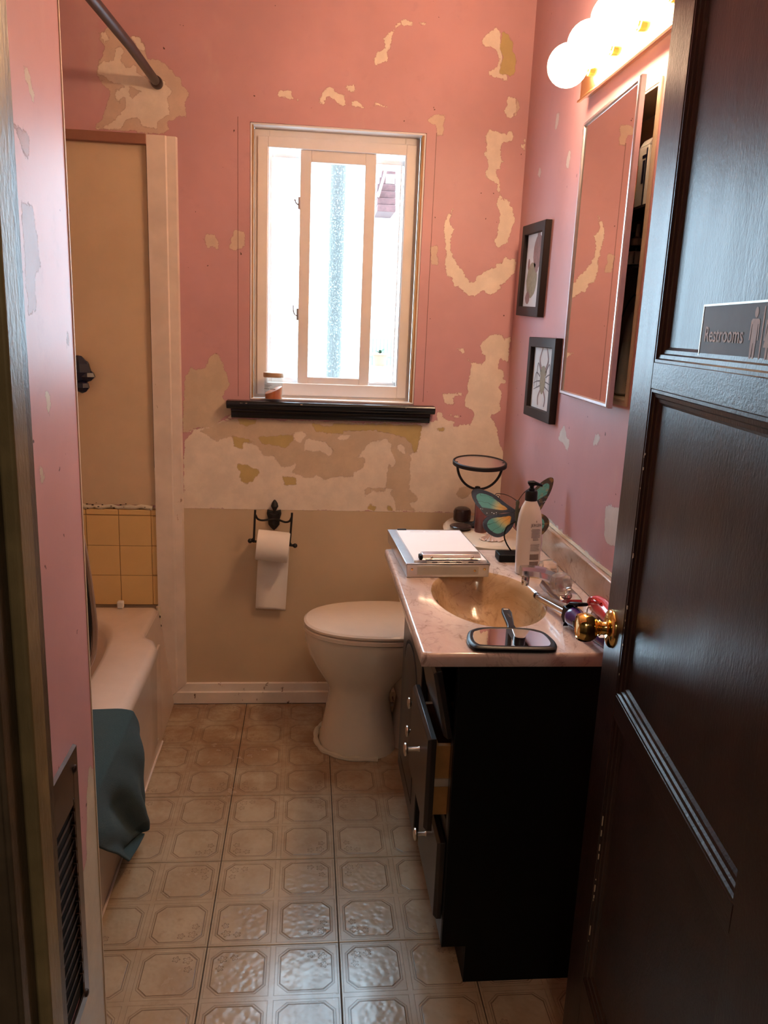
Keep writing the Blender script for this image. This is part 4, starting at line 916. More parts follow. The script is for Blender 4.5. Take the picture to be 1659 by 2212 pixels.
# ================================================================= things on the toilet tank
pm = thing('pedestal_mirror', 'black iron round mirror tipped flat on a tall stand', 'mirror', (.580,2.600,.7655))
RM = Matrix.Translation((.583,2.600,.984)) @ Matrix.Scale(1.035,4) @ Matrix.Rotation(math.radians(5),4,'X')
ring = [(.083*math.cos(2*PI*k/56), .083*math.sin(2*PI*k/56)) for k in range(56)]
rings = [[(.087*math.cos(2*PI*k/56)+q[0]*math.cos(2*PI*k/56), .087*math.sin(2*PI*k/56)+q[0]*math.sin(2*PI*k/56), q[1]) for k in range(56)] for q in ((-.006,-.007),(.001,-.008),(.001,.003),(-.002,.0055),(-.006,.004))]
part('mirror_rim', MB().loft(rings+[rings[0]], (0,0), RM), M_['iron'], pm)
part('mirror_glass', MB().lathe([(.082,0),(.082,.0025),(.001,.0025)], 56, RM), M_['dullmirror'], pm, label='round mirror glass facing the ceiling')
yk = [(.583+.077*math.cos(t), 2.595, .980+.086*math.sin(t)*1.0) for t in [PI+PI*k/24 for k in range(25)]]
part('yoke', MB().tube([(x, y, z) for x,y,z in yk], .0042, 10), M_['iron'], pm)
for q in (.504,.662): part('pivot_knob', MB().sphere(.006, (q,2.595,.982), seg=12), M_['iron'], pm)
part('stem', MB().lathe([(.040,0),(.038,.006),(.012,.010),(.0045,.018),(.0045,.116),(.009,.118),(.009,.136),(.004,.138)], 24, Matrix.Translation((.581,2.600,.7655))), M_['iron'], pm)
one('dark_soap_dish', MB().lathe([(.022,0),(.035,.006),(.037,.012),(.034,.014),(.001,.012)], 32, Matrix.Translation((.520,2.545,.7655))), simple('dark_brown_plastic', (.03,.014,.014), .25), 'flat dark brown round dish on the left end of the toilet tank', 'dish')
one('dark_pot', MB().lathe([(.026,0),(.030,.004),(.031,.034),(.027,.043),(.018,.048),(.001,.049)], 32, Matrix.Translation((.548,2.668,.7655))), simple('dark_pot', (.03,.014,.013), .25), 'dark rounded lidded pot behind the flat brown dish on the tank', 'pot')
tb = thing('glass_tumbler', 'pinkish clear glass tumbler left of the butterfly', 'glass', (.583,2.520,.7655))
Tm = Matrix.Translation((.583,2.520,.7655))
part('glass_wall', MB().lathe([(.020,0),(.021,.002),(.0225,.095),(.0212,.095),(.0195,.006),(.001,.006)], 32, Tm, (1,0)), M_['tumbler'], tb)
part('rim', MB().lathe([(.0225,.0935),(.0230,.095),(.0222,.0962),(.0212,.095)], 32, Tm, (0,0)), M_['tumbler'], tb)
part('contents', MB().lathe([(.018,.007),(.019,.030),(.014,.046),(.001,.048)], 9, Tm), simple('brown_contents', (.12,.05,.045), .5), tb, ang=20)
sh = MB()
for k in range(11):
    a_ = math.radians(200+k*16); L = .040+.004*math.sin(k*2.3); d_ = Vector((math.cos(a_), math.sin(a_), 0)); n_ = Vector((-d_.y, d_.x, 0)); c_ = Vector((.600,2.432,.7662))
    r0 = c_+d_*.004; r1 = c_+d_*L
    sh.loft([[tuple(r0+n_*.004), tuple(r0+Vector((0,0,.016))), tuple(r0-n_*.004)], [tuple(r1+n_*.0085), tuple(r1+Vector((0,0,.008))), tuple(r1-n_*.0085)], [tuple(r1+d_*.004+n_*.006+Vector((0,0,.001))), tuple(r1+d_*.004+Vector((0,0,.003))), tuple(r1+d_*.004-n_*.006+Vector((0,0,.001)))]])
sh.sphere(.012, (.600,2.440,.779), (1.4,1,.8), 14)
one('seashell', sh, M_['shell'], 'pale pink ribbed seashell on the toilet tank below the butterfly', 'shell', ang=25)
# ================================================================= hand mirror
HM = Matrix.Translation((.427,1.505,.7905)) @ Matrix.Rotation(math.radians(-3),4,'Z')
hm = thing('hand_mirror', 'black framed rectangular hand mirror lying at the front of the sink top', 'mirror', (.427,1.505,.7905))
def trap(o_, z, r=.022):
    pts = [(-.070+o_*.8,-.052+o_),(0,-.054+o_),(.070-o_*.8,-.052+o_),(.086-o_,-.042+o_*.7),(.091-o_,-.012),(.086-o_,.025),(.074-o_,.048-o_*.8),(.048-o_*.5,.060-o_),(0,.063-o_),(-.048+o_*.5,.060-o_),(-.074+o_,.048-o_*.8),(-.086+o_,.025),(-.091+o_,-.012),(-.086+o_,-.042+o_*.7)]
    q = smooth_closed(pts, 4); return [(x,y,z) for x,y in q]
part('mirror_frame', MB().loft([trap(.003,0),trap(0,.003),trap(0,.008),trap(.004,.0115),trap(.010,.012),trap(.012,.0105)], (1,1), HM), M_['bplast'], hm, ang=45)
part('mirror_glass', MB().prism([(x,y) for x,y,z in trap(.0125,0)], .0100, .0112, HM), M_['mirror'], hm, label='reflective mirror glass')
hd = part('handle', MB().loft([[(.026,.058,.001),(.004,.058,.001),(.004,.058,.009),(.026,.058,.009)],[(.025,.085,.001),(.009,.085,.001),(.009,.085,.009),(.025,.085,.009)],[(.036,.165,.001),(.012,.165,.001),(.012,.165,.008),(.036,.165,.008)],[(.034,.190,.001),(.017,.192,.001),(.017,.192,.008),(.034,.190,.008)]], (1,1), HM), M_['bplast'], hm, bevel=.003)
part('hang_hole', MB().prism([(.019,.176),(.030,.176),(.030,.183),(.019,.183)], .0081, .0086, HM), M_['cream'], hd)
part('handle_script', MB().tube([tuple(HM @ Vector((.0245+.0026*math.sin(k*1.5)-.0002*k*.3, .128+k*.0011, .0085))) for k in range(22)], .0005, 6), M_['inkg'], hd)
# ================================================================= curling iron, brush, red thing
ci = thing('curling_iron', 'curling iron with silver barrel and purple handle lying by the faucet', 'curling iron', (.60,1.60,.79))
a0 = Vector((.560,1.762,.802)); a1 = Vector((.583,1.622,.8145)); a2 = Vector((.616,1.430,.8125)); dv = (a1-a0).normalized()
part('barrel', MB().tube([a0, a1], .0088, 20), M_['alum'], ci)
part('barrel_tip', MB().tube([a0-dv*.016, a0-dv*.013, a0], [.004,.0078,.0090], 20), M_['navy'], ci)
part('clamp', MB().loft([[tuple(a0+dv*.03+Vector((x,0,z))) for x,z in ((-.007,.0085),(.007,.0085),(.006,.0105),(-.006,.0105))],[tuple(a1+Vector((x,0,z))) for x,z in ((-.009,.012),(.009,.012),(.008,.016),(-.008,.016))],[tuple(a1+dv*.018+Vector((x,0,z))) for x,z in ((-.007,.026),(.007,.026),(.006,.029),(-.006,.029))]]), M_['alum'], ci)
part('clamp_lever', MB().loft([[tuple(a1+dv*.018+Vector((x,y,z))) for x,y,z in ((-.008,0,.022),(.010,0,.022),(.010,0,.030),(-.008,0,.030))],[tuple(a1+dv*.045+Vector((x+.012,0,z))) for x,z in ((-.010,.026),(.012,.026),(.012,.035),(-.010,.035))]]), M_['bplast'], ci, bevel=.003)
part('hinge_bracket', MB().loft([[tuple(a1+Vector((x,0,z))) for x,z in ((-.013,-.010),(.013,-.010),(.012,.018),(-.010,.018))],[tuple(a1+dv*.022+Vector((x,0,z))) for x,z in ((-.018,-.018),(.018,-.018),(.012,.022),(-.012,.014))]]), M_['bplast'], ci, bevel=.002)
part('rest_foot', MB().loft([[tuple(a1+dv*.020+Vector((x,0,z))) for x,z in ((-.016,-.0232),(-.006,-.0232),(-.004,-.002),(-.012,-.002))],[tuple(a1+dv*.030+Vector((x,0,z))) for x,z in ((-.022,-.0232),(-.010,-.0232),(-.004,-.004),(-.012,-.004))]]), M_['black'], ci, bevel=.001)
a1b = a1+dv*.020; hn = part('handle', MB().tube(sweep_pts([a1b, a1b+(a2-a1b)*.18, a1b+(a2-a1b)*.6, a2], 4), [.013,.019,.0222,.0218,.0205,.019,.0185,.0175,.0165,.016,.015,.0145,.013], 24), M_['purple'], ci, ang=60)
part('dial', MB().lathe([(.0075,0),(.0075,.004),(.006,.005),(.001,.005)], 20, Matrix.Translation(a1b+(a2-a1b)*.30+Vector((-.0190,-.006,.003))) @ Matrix.Rotation(-PI/2,4,'Y')), M_['bplast'], hn)
part('warning_tag', MB().box(.592,.608,1.445,1.470,.8262,.8272), M_['paper'], hn)
rd = thing('hair_dryer', 'glossy red plastic hair tool lying against the backsplash behind the brass knob', 'hair tool', (.665,1.62,.79))
rp = sweep_pts([(.668,1.690,.815),(.672,1.655,.817),(.674,1.60,.815),(.674,1.53,.812),(.672,1.46,.81)], 4)
part('tool_body', MB().tube(rp, [.010,.017,.0205,.0215,.022,.022,.021,.020,.0195,.019,.019,.0195,.020,.020,.019,.018,.014][:len(rp)], 24), M_['red'], rd, ang=60)
part('grip_loop', MB().tube(sweep_pts([(.650,1.672,.820),(.648,1.660,.834),(.654,1.645,.840),(.660,1.625,.834)], 6), .0038, 10), M_['red'], rd)
part('hanging_ring', MB().tube([(.642+.006*math.cos(t), 1.640, .812+.011*math.sin(t)) for t in [2*PI*k/20 for k in range(21)]], .0014, 8), M_['nickel'], rd)
# ================================================================= framed prints
def picture(label, y0, y1, z0, z1, roll, art):
    cy, cz = (y0+y1)/2, (z0+z1)/2
    t = thing('framed_print', label, 'picture', (XR-.001,cy,z0), 'framed sea creature prints on the right wall')
    F = Matrix.Translation((XR-.0015,cy,cz)) @ Matrix.Rotation(roll,4,'X') @ Matrix(((0,0,-1,0),(-1,0,0,0),(0,1,0,0),(0,0,0,1)))   # local (x right as seen, y up, z out)
    hw, hh = (y1-y0)/2, (z1-z0)/2; q = .030
    rg = [[(-hw+o_,-hh+o_,d_),(hw-o_,-hh+o_,d_),(hw-o_,hh-o_,d_),(-hw+o_,hh-o_,d_)] for o_, d_ in ((0,0),(0,.018),(.002,.020),(q-.002,.020),(q,.018),(q,.006))]
    fr_ = part('frame_moulding', MB().loft(rg+[rg[0]], (0,0), F), M_['frame'], t, ang=20)
    sh_ = part('print_sheet', MB().box(-hw+q-.001,hw-q+.001,-hh+q-.001,hh-q+.001,.004,.0065,F), simple('print_paper', (.66,.60,.58), .6, var=.03), t)
    for nm, mb, m in art(hw-q, hh-q, F): part(nm, mb, m, sh_, smooth=False)
AK = 1.45
def blob(cx, cy, rx, ry, n=18, wob=0, z=.0068):
    return MB().add([((cx+rx*math.cos(2*PI*k/n)*(1+wob*math.sin(k*2.4)))*AK, cy+ry*math.sin(2*PI*k/n)*(1+wob*math.cos(k*1.9)), z) for k in range(n)], [tuple(range(n))])
def strip(pts, w0, w1, z=.0069):
    mb = MB(); P_ = sweep_pts([(x,y,0) for x,y in pts], 5); n = len(P_); vs = []
    for i, p in enumerate(P_):
        a = Vector(P_[max(i-1,0)]); b = Vector(P_[min(i+1,n-1)]); t = (b-a).normalized(); w_ = w0+(w1-w0)*i/(n-1)
        vs += [((p[0]-t.y*w_)*AK, p[1]+t.x*w_, z), ((p[0]+t.y*w_)*AK, p[1]-t.x*w_, z)]
    return mb.add(vs, [(2*i,2*i+1,2*i+3,2*i+2) for i in range(n-1)])
def tmb(mb, F): mb.v = [tuple(F @ Vector(p)) for p in mb.v]; return mb
iA = simple('print_rose', (.30,.15,.13), .6, var=.12, vs=60); iB = simple('print_olive', (.30,.24,.15), .6, var=.12, vs=60); iC = simple('print_line', (.16,.11,.11), .6)
def art1(w_, h_, F):
    out = [('printed_shell', tmb(blob(.02,.055,.034,.052,20,.03), F), iA), ('printed_shell', tmb(blob(-.012,-.03,.042,.055,22,.03), F), iB)]
    for q in ((.02,.006,.012,.014,12),(-.035,-.085,.018,.020,12),(.018,.108,.012,.010,10),(-.045,.02,.008,.018,10)):
        out.append(('printed_limb', tmb(blob(*q,.08,.0069), F), iA))
    return out
def art2(w_, h_, F):
    body = blob(0,-.012,.020,.034,18,.06); body.add(blob(0,.020,.024,.018,14,.08,.0069).v, [tuple(range(14))])
    out = [('printed_body', tmb(body,F), iB)]
    for sg in (-1,1):
        for p_ in ([(.018,.02),(.040,.045),(.044,.01),(.040,-.03)],[(.020,.005),(.048,.015),(.058,-.01),(.060,-.03)],[(.018,-.008),(.045,-.012),(.066,-.02)],[(.016,-.022),(.040,-.030),(.062,-.038)]):
            out.append(('printed_leg', tmb(strip([(sg*x,y) for x,y in p_], .0022, .0010), F), iC))
        out.append(('printed_claw', tmb(strip([(sg*.016,.028),(sg*.030,.055),(sg*.018,.085),(sg*.004,.106)], .0050, .0012, .0070), F), iA))
        out.append(('printed_claw', tmb(strip([(sg*.012,-.036),(sg*.026,-.058),(sg*.022,-.082)], .0035, .0030, .0070), F), iA))
    return out
picture('upper dark framed print of two tortoise-like shells on the pink right wall', 2.450,2.712,1.468,1.752, .035, art1)
picture('lower dark framed print of a long-clawed crab on the pink right wall', 2.245,2.525,1.160,1.404, -.0, art2)
# ================================================================= medicine cabinet (recessed) and its mirror door
mc = thing('medicine_cabinet', 'recessed medicine cabinet with a tall mirrored door standing ajar', 'cabinet', (XR+.04,1.95,1.27))
t_ = .004; MYc = simple('cabinet_enamel', (.66,.52,.38), .45)
part('cabinet_box', MB().box(XR+.086,XR+.092,1.747,2.148,1.270,1.933).box(XR-.003,XR+.086,1.747,1.753,1.270,1.933).box(XR-.003,XR+.086,2.142,2.148,1.270,1.933).box(XR-.003,XR+.086,1.753,2.142,1.270,1.276).box(XR-.003,XR+.086,1.753,2.142,1.927,1.933), MYc, mc, bevel=.001)
part('front_flange', MB().box(XR-.004,XR-.0005,1.735,1.747,1.262,1.941).box(XR-.004,XR-.0005,2.148,2.158,1.262,1.941).box(XR-.004,XR-.0005,1.747,2.148,1.262,1.270).box(XR-.004,XR-.0005,1.747,2.148,1.933,1.941), MYc, mc)
for z in (1.566, 1.694): part('shelf', MB().box(XR+.004,XR+.084,1.754,2.141,z,z+.005), simple('dark_glass_shelf', (.04,.03,.03), .2), mc)
DMc = Matrix(((-.0487,.9988,0,.7005),(-.9988,-.0487,0,2.166),(0,0,1,1.256),(0,0,0,1)))       # local x from hinge to free edge, y = towards the wall
dw, dh = .412, .692
dd = part('mirror_door', MB().box(.002,dw-.002,.004,.0085,.002,dh-.002,DMc), simple('door_back_metal', (.22,.12,.10), .35, .5), mc)
ringsf = [[(o_,n_,o_),(dw-o_,n_,o_),(dw-o_,n_,dh-o_),(o_,n_,dh-o_)] for o_, n_ in ((0,.0095),(0,-.001),(.003,-.0045),(.009,-.0045),(.0115,.0005),(.012,.004))]
part('chrome_frame', MB().loft(ringsf, (0,0), DMc), M_['alum'], dd, ang=20)
part('mirror_glass', MB().box(.0110,dw-.0110,.0002,.003,.0110,dh-.0110,DMc), M_['mirror'], dd, label='mirror glass')
# contents seen through the gap
one('white_box', MB().box(.758,.790,1.872,1.925,1.6995,1.842), M_['white2'], 'white medicine box on the top shelf of the wall cabinet', 'box', bevel=.002)
bx = bpy.data.objects['white_box']; W0['white_box'] = Vector(bx.location)
part('blue_stripe', MB().box(.7570,.7577,1.874,1.880,1.70,1.835).box(.7570,.7577,1.88,1.90,1.815,1.822).box(.7568,.7577,1.884,1.895,1.76,1.81), M_['navy'], bx)
part('box_flap', MB().loft([[(.758,1.872,1.842),(.790,1.872,1.842),(.790,1.925,1.842),(.758,1.925,1.842)],[(.768,1.872,1.858),(.788,1.872,1.858),(.788,1.925,1.858),(.768,1.925,1.858)]]), M_['white2'], bx)
ot = thing('ointment_tube', 'orange and yellow tube standing behind the white box in the cabinet', 'tube', (.775,1.955,1.6995))
part('tube_body', MB().loft([[(.775+a*math.cos(t), 1.955+b*math.sin(t), z) for t in [2*PI*k/20 for k in range(20)]] for z,a,b in ((1.70,.014,.014),(1.76,.015,.013),(1.81,.017,.004))]), simple('tube_orange', (.70,.16,.03), .35), ot)
part('tube_band', MB().lathe([(.0154,1.735),(.0158,1.736),(.0158,1.765),(.0154,1.766)], 20, Matrix.Translation((.775,1.955,0)), (0,0)), simple('tube_yellow', (.72,.52,.10), .35), ot)
db = thing('dropper_bottle', 'small dark bottle with white nozzle cap on the middle shelf', 'bottle', (.762,1.893,1.5715))
Dm = Matrix.Translation((.762,1.893,1.5715))
part('bottle_body', MB().lathe([(.018,0),(.0195,.002),(.0195,.046),(.015,.052),(.009,.055)], 24, Dm), simple('amber_dark', (.02,.012,.012), .2), db)
part('nozzle_cap', MB().lathe([(.013,.052),(.0135,.054),(.0135,.068),(.008,.071),(.0055,.074),(.004,.100),(.001,.102)], 20, Dm), M_['white2'], db)
part('bottle_label', MB().lathe([(.0197,.010),(.0198,.011),(.0198,.038),(.0197,.039)], 24, Dm, (0,0)), M_['paper'], db)
lb = MB()
for k in range(8): lb.box(.750,.7535,1.8748,1.8755,1.584+k*.0032,1.5857+k*.0032)
part('label_bars', lb, M_['ink'], db)
nb = thing('navy_jar', 'dark blue jar beside the dropper bottle in the cabinet', 'jar', (.768,1.945,1.5715))
part('jar_body', MB().lathe([(.019,0),(.020,.003),(.020,.07)], 24, Matrix.Translation((.768,1.945,1.5715))), M_['navy'], nb)
part('jar_lid', MB().lathe([(.0205,.070),(.0205,.088),(.001,.089)], 24, Matrix.Translation((.768,1.945,1.5715))), M_['bplast'], nb)
wb_ = thing('white_bottle', 'slim white bottle with ribbed grip strip at the cabinet bottom', 'bottle', (.760,1.882,1.2785))
Wm = Matrix.Translation((.760,1.882,1.2785)) @ Matrix.Rotation(.06,4,'Y')
part('bottle_body', MB().loft([[(*sup(0,0,a,b,2.6,2*PI*k/24), z) for k in range(24)] for z,a,b in ((.0,.012,.012),(.004,.0165,.016),(.10,.0175,.018),(.16,.0165,.017),(.185,.011,.012),(.195,.007,.007))], (1,1), Wm), M_['white2'], wb_)
part('grip_ribs', (lambda m_: [m_.box(-.001,.010,-.0195,-.0170,.022+k*.0055,.0245+k*.0055,Wm) for k in range(24)] and m_)(MB()), simple('rib_grey', (.35,.33,.30), .6), wb_)
part('carry_strap', MB().tube(sweep_pts([(.738,1.88,1.455),(.748,1.875,1.49),(.762,1.875,1.512),(.772,1.88,1.508)], 6), .0018, 8), M_['black'], wb_)
# ================================================================= vanity light bar
lf = thing('vanity_light_bar', 'brass bar light with four lit globe bulbs above the medicine cabinet', 'light fixture', (XR-.03,1.88,2.0))
yA, yB = 1.565, 2.195
bar = [(XR-.0005,2.018),(.700,2.012),(.690,2.002),(.683,2.001),(.683,2.006),(.690,2.012),(.690,2.120),(.683,2.126),(.683,2.131),(.690,2.130),(.700,2.120),(XR-.0005,2.114)]
part('bar_plate', MB().prism(bar, yA, yB, Matrix(((1,0,0,0),(0,0,1,0),(0,1,0,0),(0,0,0,1)))), M_['brassb'], lf, bevel=.001)
for y in (2.118, 1.962, 1.806, 1.650):
    part('socket', MB().lathe([(.0215,0),(.0215,.010),(.0195,.012),(.0195,.018)], 28, Matrix.Translation((.690,y,2.064)) @ Matrix.Rotation(-PI/2,4,'Y')), M_['brassb'], lf)
    part('globe_bulb', MB().sphere(.0500, (.628,y,2.064), seg=32), M_['bulb'], lf, label='lit round white globe bulb')
# ================================================================= toilet paper holder and roll
th = thing('paper_holder', 'black wrought iron toilet paper holder with leaf crest on the beige wall', 'paper holder', (-.111,2.82,.60))
leafp = [(0,-.052),(.012,-.040),(.020,-.030),(.021,-.008),(.026,.010),(.024,.026),(.012,.021),(.004,.020),(-.004,.020),(-.012,.021),(-.024,.026),(-.026,.010),(-.021,-.008),(-.020,-.030),(-.012,-.040)]
LM = Matrix(((1,0,0,-.111),(0,0,-1,2.8295),(0,1,0,.732),(0,0,0,1)))
part('back_plate', MB().prism(leafp, 0, .012, LM), M_['iron'], th, bevel=.003)
part('leaf_ridge', MB().loft([[(-.015,-.030,.012),(0,-.045,.012),(.015,-.030,.012),(.019,.015,.012),(-.019,.015,.012)],[(-.005,-.025,.022),(0,-.032,.022),(.005,-.025,.022),(.006,.008,.022),(-.006,.008,.022)]], (0,1), LM), M_['iron'], th, ang=15)
part('finial', MB().lathe([(.006,.018),(.005,.028),(.008,.034),(.0135,.044),(.0105,.056),(.004,.066),(.001,.068)], 16, Matrix.Translation((-.109,2.818,.715+.0)) @ Matrix.Translation((0,0,.012))), M_['iron'], th)
part('scroll_bar', MB().tube(sweep_pts([(-.1735,2.758,.752),(-.166,2.764,.736),(-.150,2.776,.728),(-.125,2.800,.726),(-.110,2.806,.726),(-.094,2.800,.725),(-.070,2.776,.723),(-.054,2.764,.730),(-.0465,2.758,.746)], 6), .0038, 10), M_['iron'], th)
part('hanger_arm', MB().tube(sweep_pts([(-.1745,2.757,.770),(-.1765,2.756,.72),(-.179,2.755,.652)], 5), .0040, 10), M_['iron'], th)
part('hanger_arm', MB().tube(sweep_pts([(-.0455,2.757,.762),(-.048,2.756,.71),(-.0525,2.755,.644)], 5), .0040, 10), M_['iron'], th)
part('spindle', MB().tube([(-.192,2.755,.6575),(-.034,2.755,.642)], .0045, 10).sphere(.0085, (-.192,2.755,.6575), seg=14).sphere(.0085, (-.033,2.755,.642), seg=14).sphere(.0065, (-.181,2.755,.662), seg=12).sphere(.0065, (-.0515,2.755,.648), seg=12), M_['iron'], th)
rl = thing('toilet_paper_roll', 'white toilet paper roll with a long loose tail on the iron holder', 'toilet paper', (-.113,2.755,.60))
RMt = Matrix.Translation((-.1685,2.7555,.6445)) @ Matrix.Rotation(.095,4,'Y') @ Matrix.Rotation(PI/2,4,'Y')
prf = [(.0195,0),(.0525,0),(.0545,.0015),(.0545,.1125),(.0525,.114),(.0195,.114)]
part('roll', MB().lathe(prf+[prf[0]], 48, RMt, (0,0)), M_['tissue'], rl)
part('cardboard_core', MB().lathe([(.0194,0),(.0180,0),(.0180,.114),(.0194,.114)], 32, RMt, (0,0)), M_['wood'], rl)
tail = []
for k in range(26):
    f = k/25; z = .640-.255*f; y = 2.8105+.004*math.sin(f*5) if f > .12 else 2.8105
    tail.append([(-.1655-.010*f, y, z+.003*(1-f)), (-.128-.010*f, y-.001, z-.002), (-.092-.011*f, y-.0005, z-.004), (-.0530-.0125*f, y+.0005*math.sin(k), z-.008)])
tt = part('loose_tail', MB().loft(tail, (0,0), closed=False), M_['tissue'], rl, ang=60); sd = tt.modifiers.new('s','SOLIDIFY'); sd.thickness = .0006
# ================================================================= candle jar on the sill
jr = thing('candle_jar', 'small glass jar half full of orange wax on the black window sill', 'jar', (-.1165,2.812,1.151))
Jm = Matrix.Translation((-.1165,2.812,1.1512))
part('jar_glass', MB().lathe([(.028,0),(.0305,.003),(.0318,.045),(.0325,.078),(.0315,.084),(.0300,.084),(.0300,.045),(.0288,.006),(.001,.005)], 40, Jm, (1,0)), M_['jarglass'], jr)
wx = [[( (.0282+.0008*s_)*math.cos(2*PI*k/32), (.0282+.0008*s_)*math.sin(2*PI*k/32), z0 + (z1*(1+.55*math.cos(2*PI*k/32-.3)) if s_ else 0)) for k in range(32)] for s_, z0, z1 in ((0,.007,0),(1,.012,.024))]
part('wax', MB().loft(wx, (1,1), Jm), M_['wax'], jr, ang=30)
part('jar_lid', MB().lathe([(.0340,.080),(.0350,.0815),(.0350,.0945),(.0335,.0965),(.001,.0968)], 40, Jm), simple('tan_lid', (.55,.36,.22), .4), jr)
jl = MB()
for k, (a_, b_, h_) in enumerate(((200,262,.0535),(206,250,.050),(198,246,.0405),(252,284,.0400),(204,240,.0465))):
    n_ = 10; r_ = .0326; vs = []
    for i in range(n_+1):
        t = math.radians(a_+(b_-a_)*i/n_); vs += [(r_*math.cos(t), r_*math.sin(t), h_), (r_*math.cos(t), r_*math.sin(t), h_+(.0016 if k in (2,3) else .0009))]
    jl.add(vs, [(2*i,2*i+2,2*i+3,2*i+1) for i in range(n_)], Jm)
part('jar_print', jl, M_['ink'], jr, smooth=False)
# ================================================================= wall register
vn = thing('wall_register', 'brown metal louvred register low on the left pink wall', 'vent', (-.364,1.05,.27))
vy0, vy1, vz0, vz1 = .900, 1.196, .268, .745
vr = [[(-.3638+d_,vy0+o_,vz0+o_),(-.3638+d_,vy1-o_,vz0+o_),(-.3638+d_,vy1-o_,vz1-o_),(-.3638+d_,vy0+o_,vz1-o_)] for o_, d_ in ((0,0),(.0015,.006),(.030,.0075),(.032,.0055))]
part('register_frame', MB().loft(vr, (0,0)), M_['vent'], vn, ang=20)
part('dark_opening', MB().box(-.3636,-.3625,vy0+.03,vy1-.03,vz0+.03,vz1-.03), M_['ventd'], vn)
zc = vz0+.055; k = 0
while zc < vz1-.085:
    for col in range(2):
        ya = vy1-.034-col*.118; yb = ya-.112
        part('louvre', MB().loft([[(-.3620,ya,zc),(-.3590,ya-.002,zc+.0155),(-.3575,ya-.004,zc+.0155)],[(-.3620,yb,zc),(-.3590,yb,zc+.0155),(-.3575,yb,zc+.0155)]]).box(-.3620,-.3560,ya-.003,ya,zc,zc+.017), M_['vent'], vn, smooth=False)
    zc += .0235
part('faceplate', MB().box(-.3615,-.3565,vy0+.028,vy1-.028,vz1-.085,vz1-.028), M_['vent'], vn)
for z in (vz1-.030, vz0+.022):
    part('screw', MB().lathe([(.0065,0),(.006,.0025),(.003,.0038),(.001,.004)], 18, Matrix.Translation((-.3564,vy1-.024,z)) @ Matrix.Rotation(PI/2,4,'Y')), M_['bronze'], vn)
# ================================================================= restroom sign on the door
sg = thing('restroom_sign', 'grey restrooms sign with man and woman symbols stuck on the door', 'sign', tuple(DM @ Vector((.365,-.010,1.386))))
SM = DM @ Matrix(((1,0,0,.256),(0,0,1,-.0120),(0,1,0,1.3925),(0,0,0,1)))                    # local x along s, y up, z out of the door
SW, SH = .216, .066
part('sign_plate', MB().box(0,SW,0,SH,0,.0030,SM), simple('sign_grey', (.26,.33,.37), .6, Specular_IOR_Level=.2), sg, bevel=.0006)
eb = [[(o_,o_,d_),(SW-o_,o_,d_),(SW-o_,SH-o_,d_),(o_,SH-o_,d_)] for o_, d_ in ((-.0008,0),(-.0008,.0036),(.0016,.0036),(.0016,.0030))]
part('sign_edge', MB().loft(eb, (0,0), SM), simple('sign_rim', (.50,.45,.36), .3, .4), sg, ang=20)
sw = simple('sign_white', (.85,.85,.83), .6, Specular_IOR_Level=.2)
part('sign_text', text_mb('Restrooms', .0265, SM @ Matrix.Translation((.0150,.0215,.0032)), bold=.00025, width=.118), sw, sg, smooth=False)
def person_sign(x, skirt):
    mb = MB(); z = .0033
    mb.add([(x+.0046*math.cos(2*PI*k/18), .0545+.0058*math.sin(2*PI*k/18), z) for k in range(18)], [tuple(range(18))])
    mb.add([(x-.0110,.0455,z),(x-.0085,.0478,z),(x+.0085,.0478,z),(x+.0110,.0455,z),(x+.0120,.0250,z),(x+.0090,.0248,z),(x+.0080,.0420,z),(x-.0080,.0420,z),(x-.0090,.0248,z),(x-.0120,.0250,z)], [tuple(range(10))])
    if skirt:
        mb.add([(x-.0070,.0420,z),(x+.0070,.0420,z),(x+.0070,.034,z),(x+.0115,.0180,z),(x-.0115,.0180,z),(x-.0070,.034,z)], [tuple(range(6))])
        y1 = .0180; 
    else:
        mb.add([(x-.0070,.0420,z),(x+.0070,.0420,z),(x+.0068,.022,z),(x-.0068,.022,z)], [(0,1,2,3)]); y1 = .022
    for q in (-1,1):
        mb.add([(x+q*.0006,y1,z),(x+q*(.0068 if not skirt else .0055),y1,z),(x+q*(.0060 if not skirt else .0052),.0055,z),(x+q*.0012,.0055,z)], [(0,1,2,3)])
    mb.v = [tuple(SM @ Vector(p)) for p in mb.v]; return mb
part('man_symbol', person_sign(.1605, False), sw, sg, smooth=False)
part('dividing_bar', MB().add([(.1785,.0055,.0033),(.1815,.0055,.0033),(.1815,.0605,.0033),(.1785,.0605,.0033)], [(0,1,2,3)], SM), sw, sg, smooth=False)
part('woman_symbol', person_sign(.1985, True), sw, sg, smooth=False)
# ================================================================= outside the window
struct('ground', MB().box(-12,12,YB+.14,18,-.55,-.45), M_['outlight'])
one('post', MB().lathe([(.029,-.45),(.029,2.9)], 20, Matrix.Translation((.100,3.12,0))), M_['pipe'], 'grey-green vertical post seen through the textured window pane', 'post')
ev = thing('neighbour_eave', 'red shingled corner of a roof with pale rafter seen through the window', 'roof', (.55,5.5,2.1))
part('wall', MB().box(.436,.66,5.80,5.95,-.45,2.15), M_['outlight'], ev)
for k in range(6):
    z = 2.150+k*.045; part('shingle_course', MB().box(.435+.014*max(0,k-3),.556,5.48+.02*k,5.84,z,z+.043), M_['shingle'], ev, bevel=.004)
part('rafter', MB().loft([[(.430,5.46,2.245),(.444,5.46,2.235),(.444,5.50,2.235),(.430,5.50,2.245)],[(.478,5.46,2.425),(.495,5.46,2.425),(.495,5.50,2.425),(.478,5.50,2.425)]]), M_['rafter'], ev)
rl_ = thing('garden_railing', 'pale blue-grey railing outside behind the potted plants', 'railing', (.50,5.70,.99))
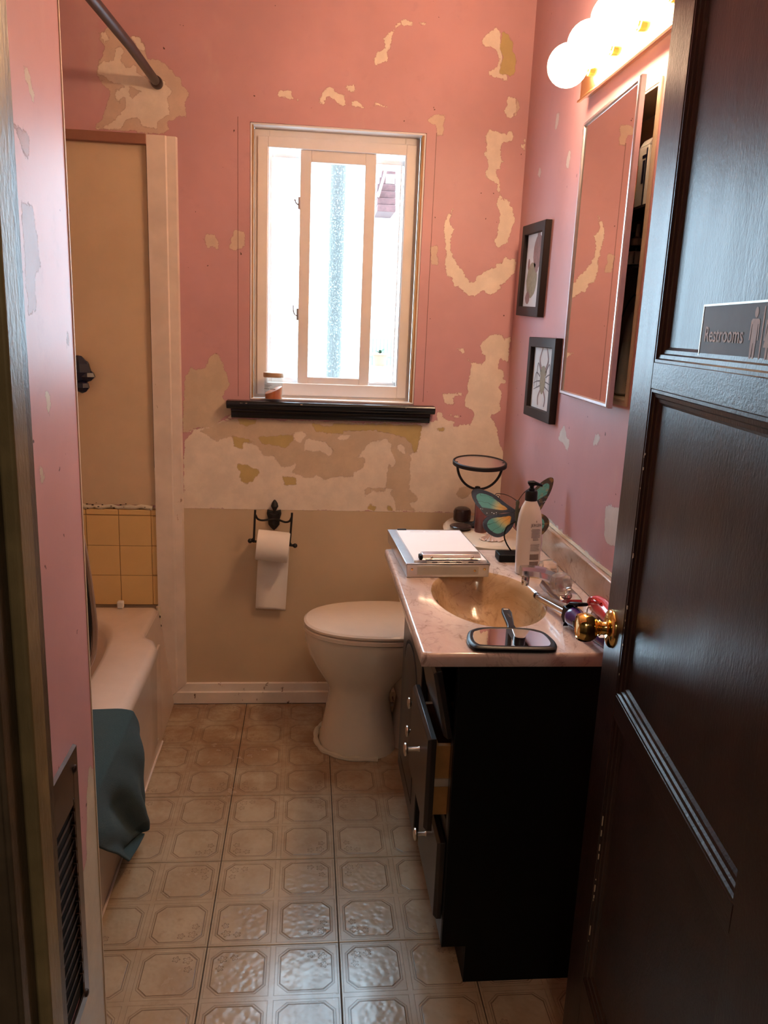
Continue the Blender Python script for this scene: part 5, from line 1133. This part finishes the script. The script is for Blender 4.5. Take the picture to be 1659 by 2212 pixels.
for k in range(7): part('baluster', MB().box(.425+k*.026,.4345+k*.026,5.70,5.71,.99,1.333), M_['railing'], rl_)
part('rail', MB().box(.415,.60,5.697,5.713,1.20,1.212), M_['railing'], rl_)
def potted(x, y, z, r, label, seed):
    t = thing('potted_plant', label, 'plant', (x,y,z))
    part('pot', MB().lathe([(r*.7,0),(r,r*1.4),(r*1.08,r*1.4),(r*1.08,r*1.65),(r*.9,r*1.65)], 20, Matrix.Translation((x,y,z))), M_['terra'], t)
    rr = random.Random(seed)
    for k in range(11):
        a_ = rr.uniform(0,2*PI); L = rr.uniform(.8,1.6)*r; d_ = Vector((math.cos(a_),math.sin(a_),rr.uniform(.3,1.0))).normalized(); n_ = Vector((-math.sin(a_),math.cos(a_),0))
        b = Vector((x,y,z+r*1.6)); m1 = b+d_*L*.6; tp = b+d_*L+Vector((0,0,-L*.2))
        part('leaf', MB().add([tuple(b),tuple(m1+n_*r*.22),tuple(tp),tuple(m1-n_*r*.22),tuple(m1+Vector((0,0,r*.05)))], [(0,1,4),(1,2,4),(2,3,4),(3,0,4)]), M_['leaf'], t, smooth=False)
potted(.492,5.5,1.155,.052, 'leafy plant in a terracotta pot seen low in the right window pane', 1)
potted(.500,5.6,.99,.040, 'smaller potted plant at the very bottom of the right window pane', 2)
one('plant_bench', MB().box(.30,.95,5.35,5.75,.93,.99).box(.32,.36,5.40,5.44,-.45,.93).box(.89,.93,5.40,5.44,-.45,.93).box(.42,.60,5.44,5.60,.99,1.155), M_['outlight'], 'pale stepped bench under the potted plants outside the window', 'bench')

# small sticker with a line of tiny print at the top of the right window pane
stk = MB(); kr_ = random.Random(6)
for k in range(9):
    x = .214+k*.0042; h_ = kr_.uniform(.003,.007); stk.box(x,x+kr_.uniform(.0012,.003),YB+.0945,YB+.0950,1.9385,1.9385+h_)
part('window_sticker_print', stk, M_['inkg'], wn, kind='stuff')
part('sticker_square', MB().prism([(.258,1.900),(.290,1.900),(.290,1.932),(.258,1.932)], YB+.102, YB+.1025, Matrix(((1,0,0,0),(0,0,1,0),(0,1,0,0),(0,0,0,1)))), M_['paper'], wn)
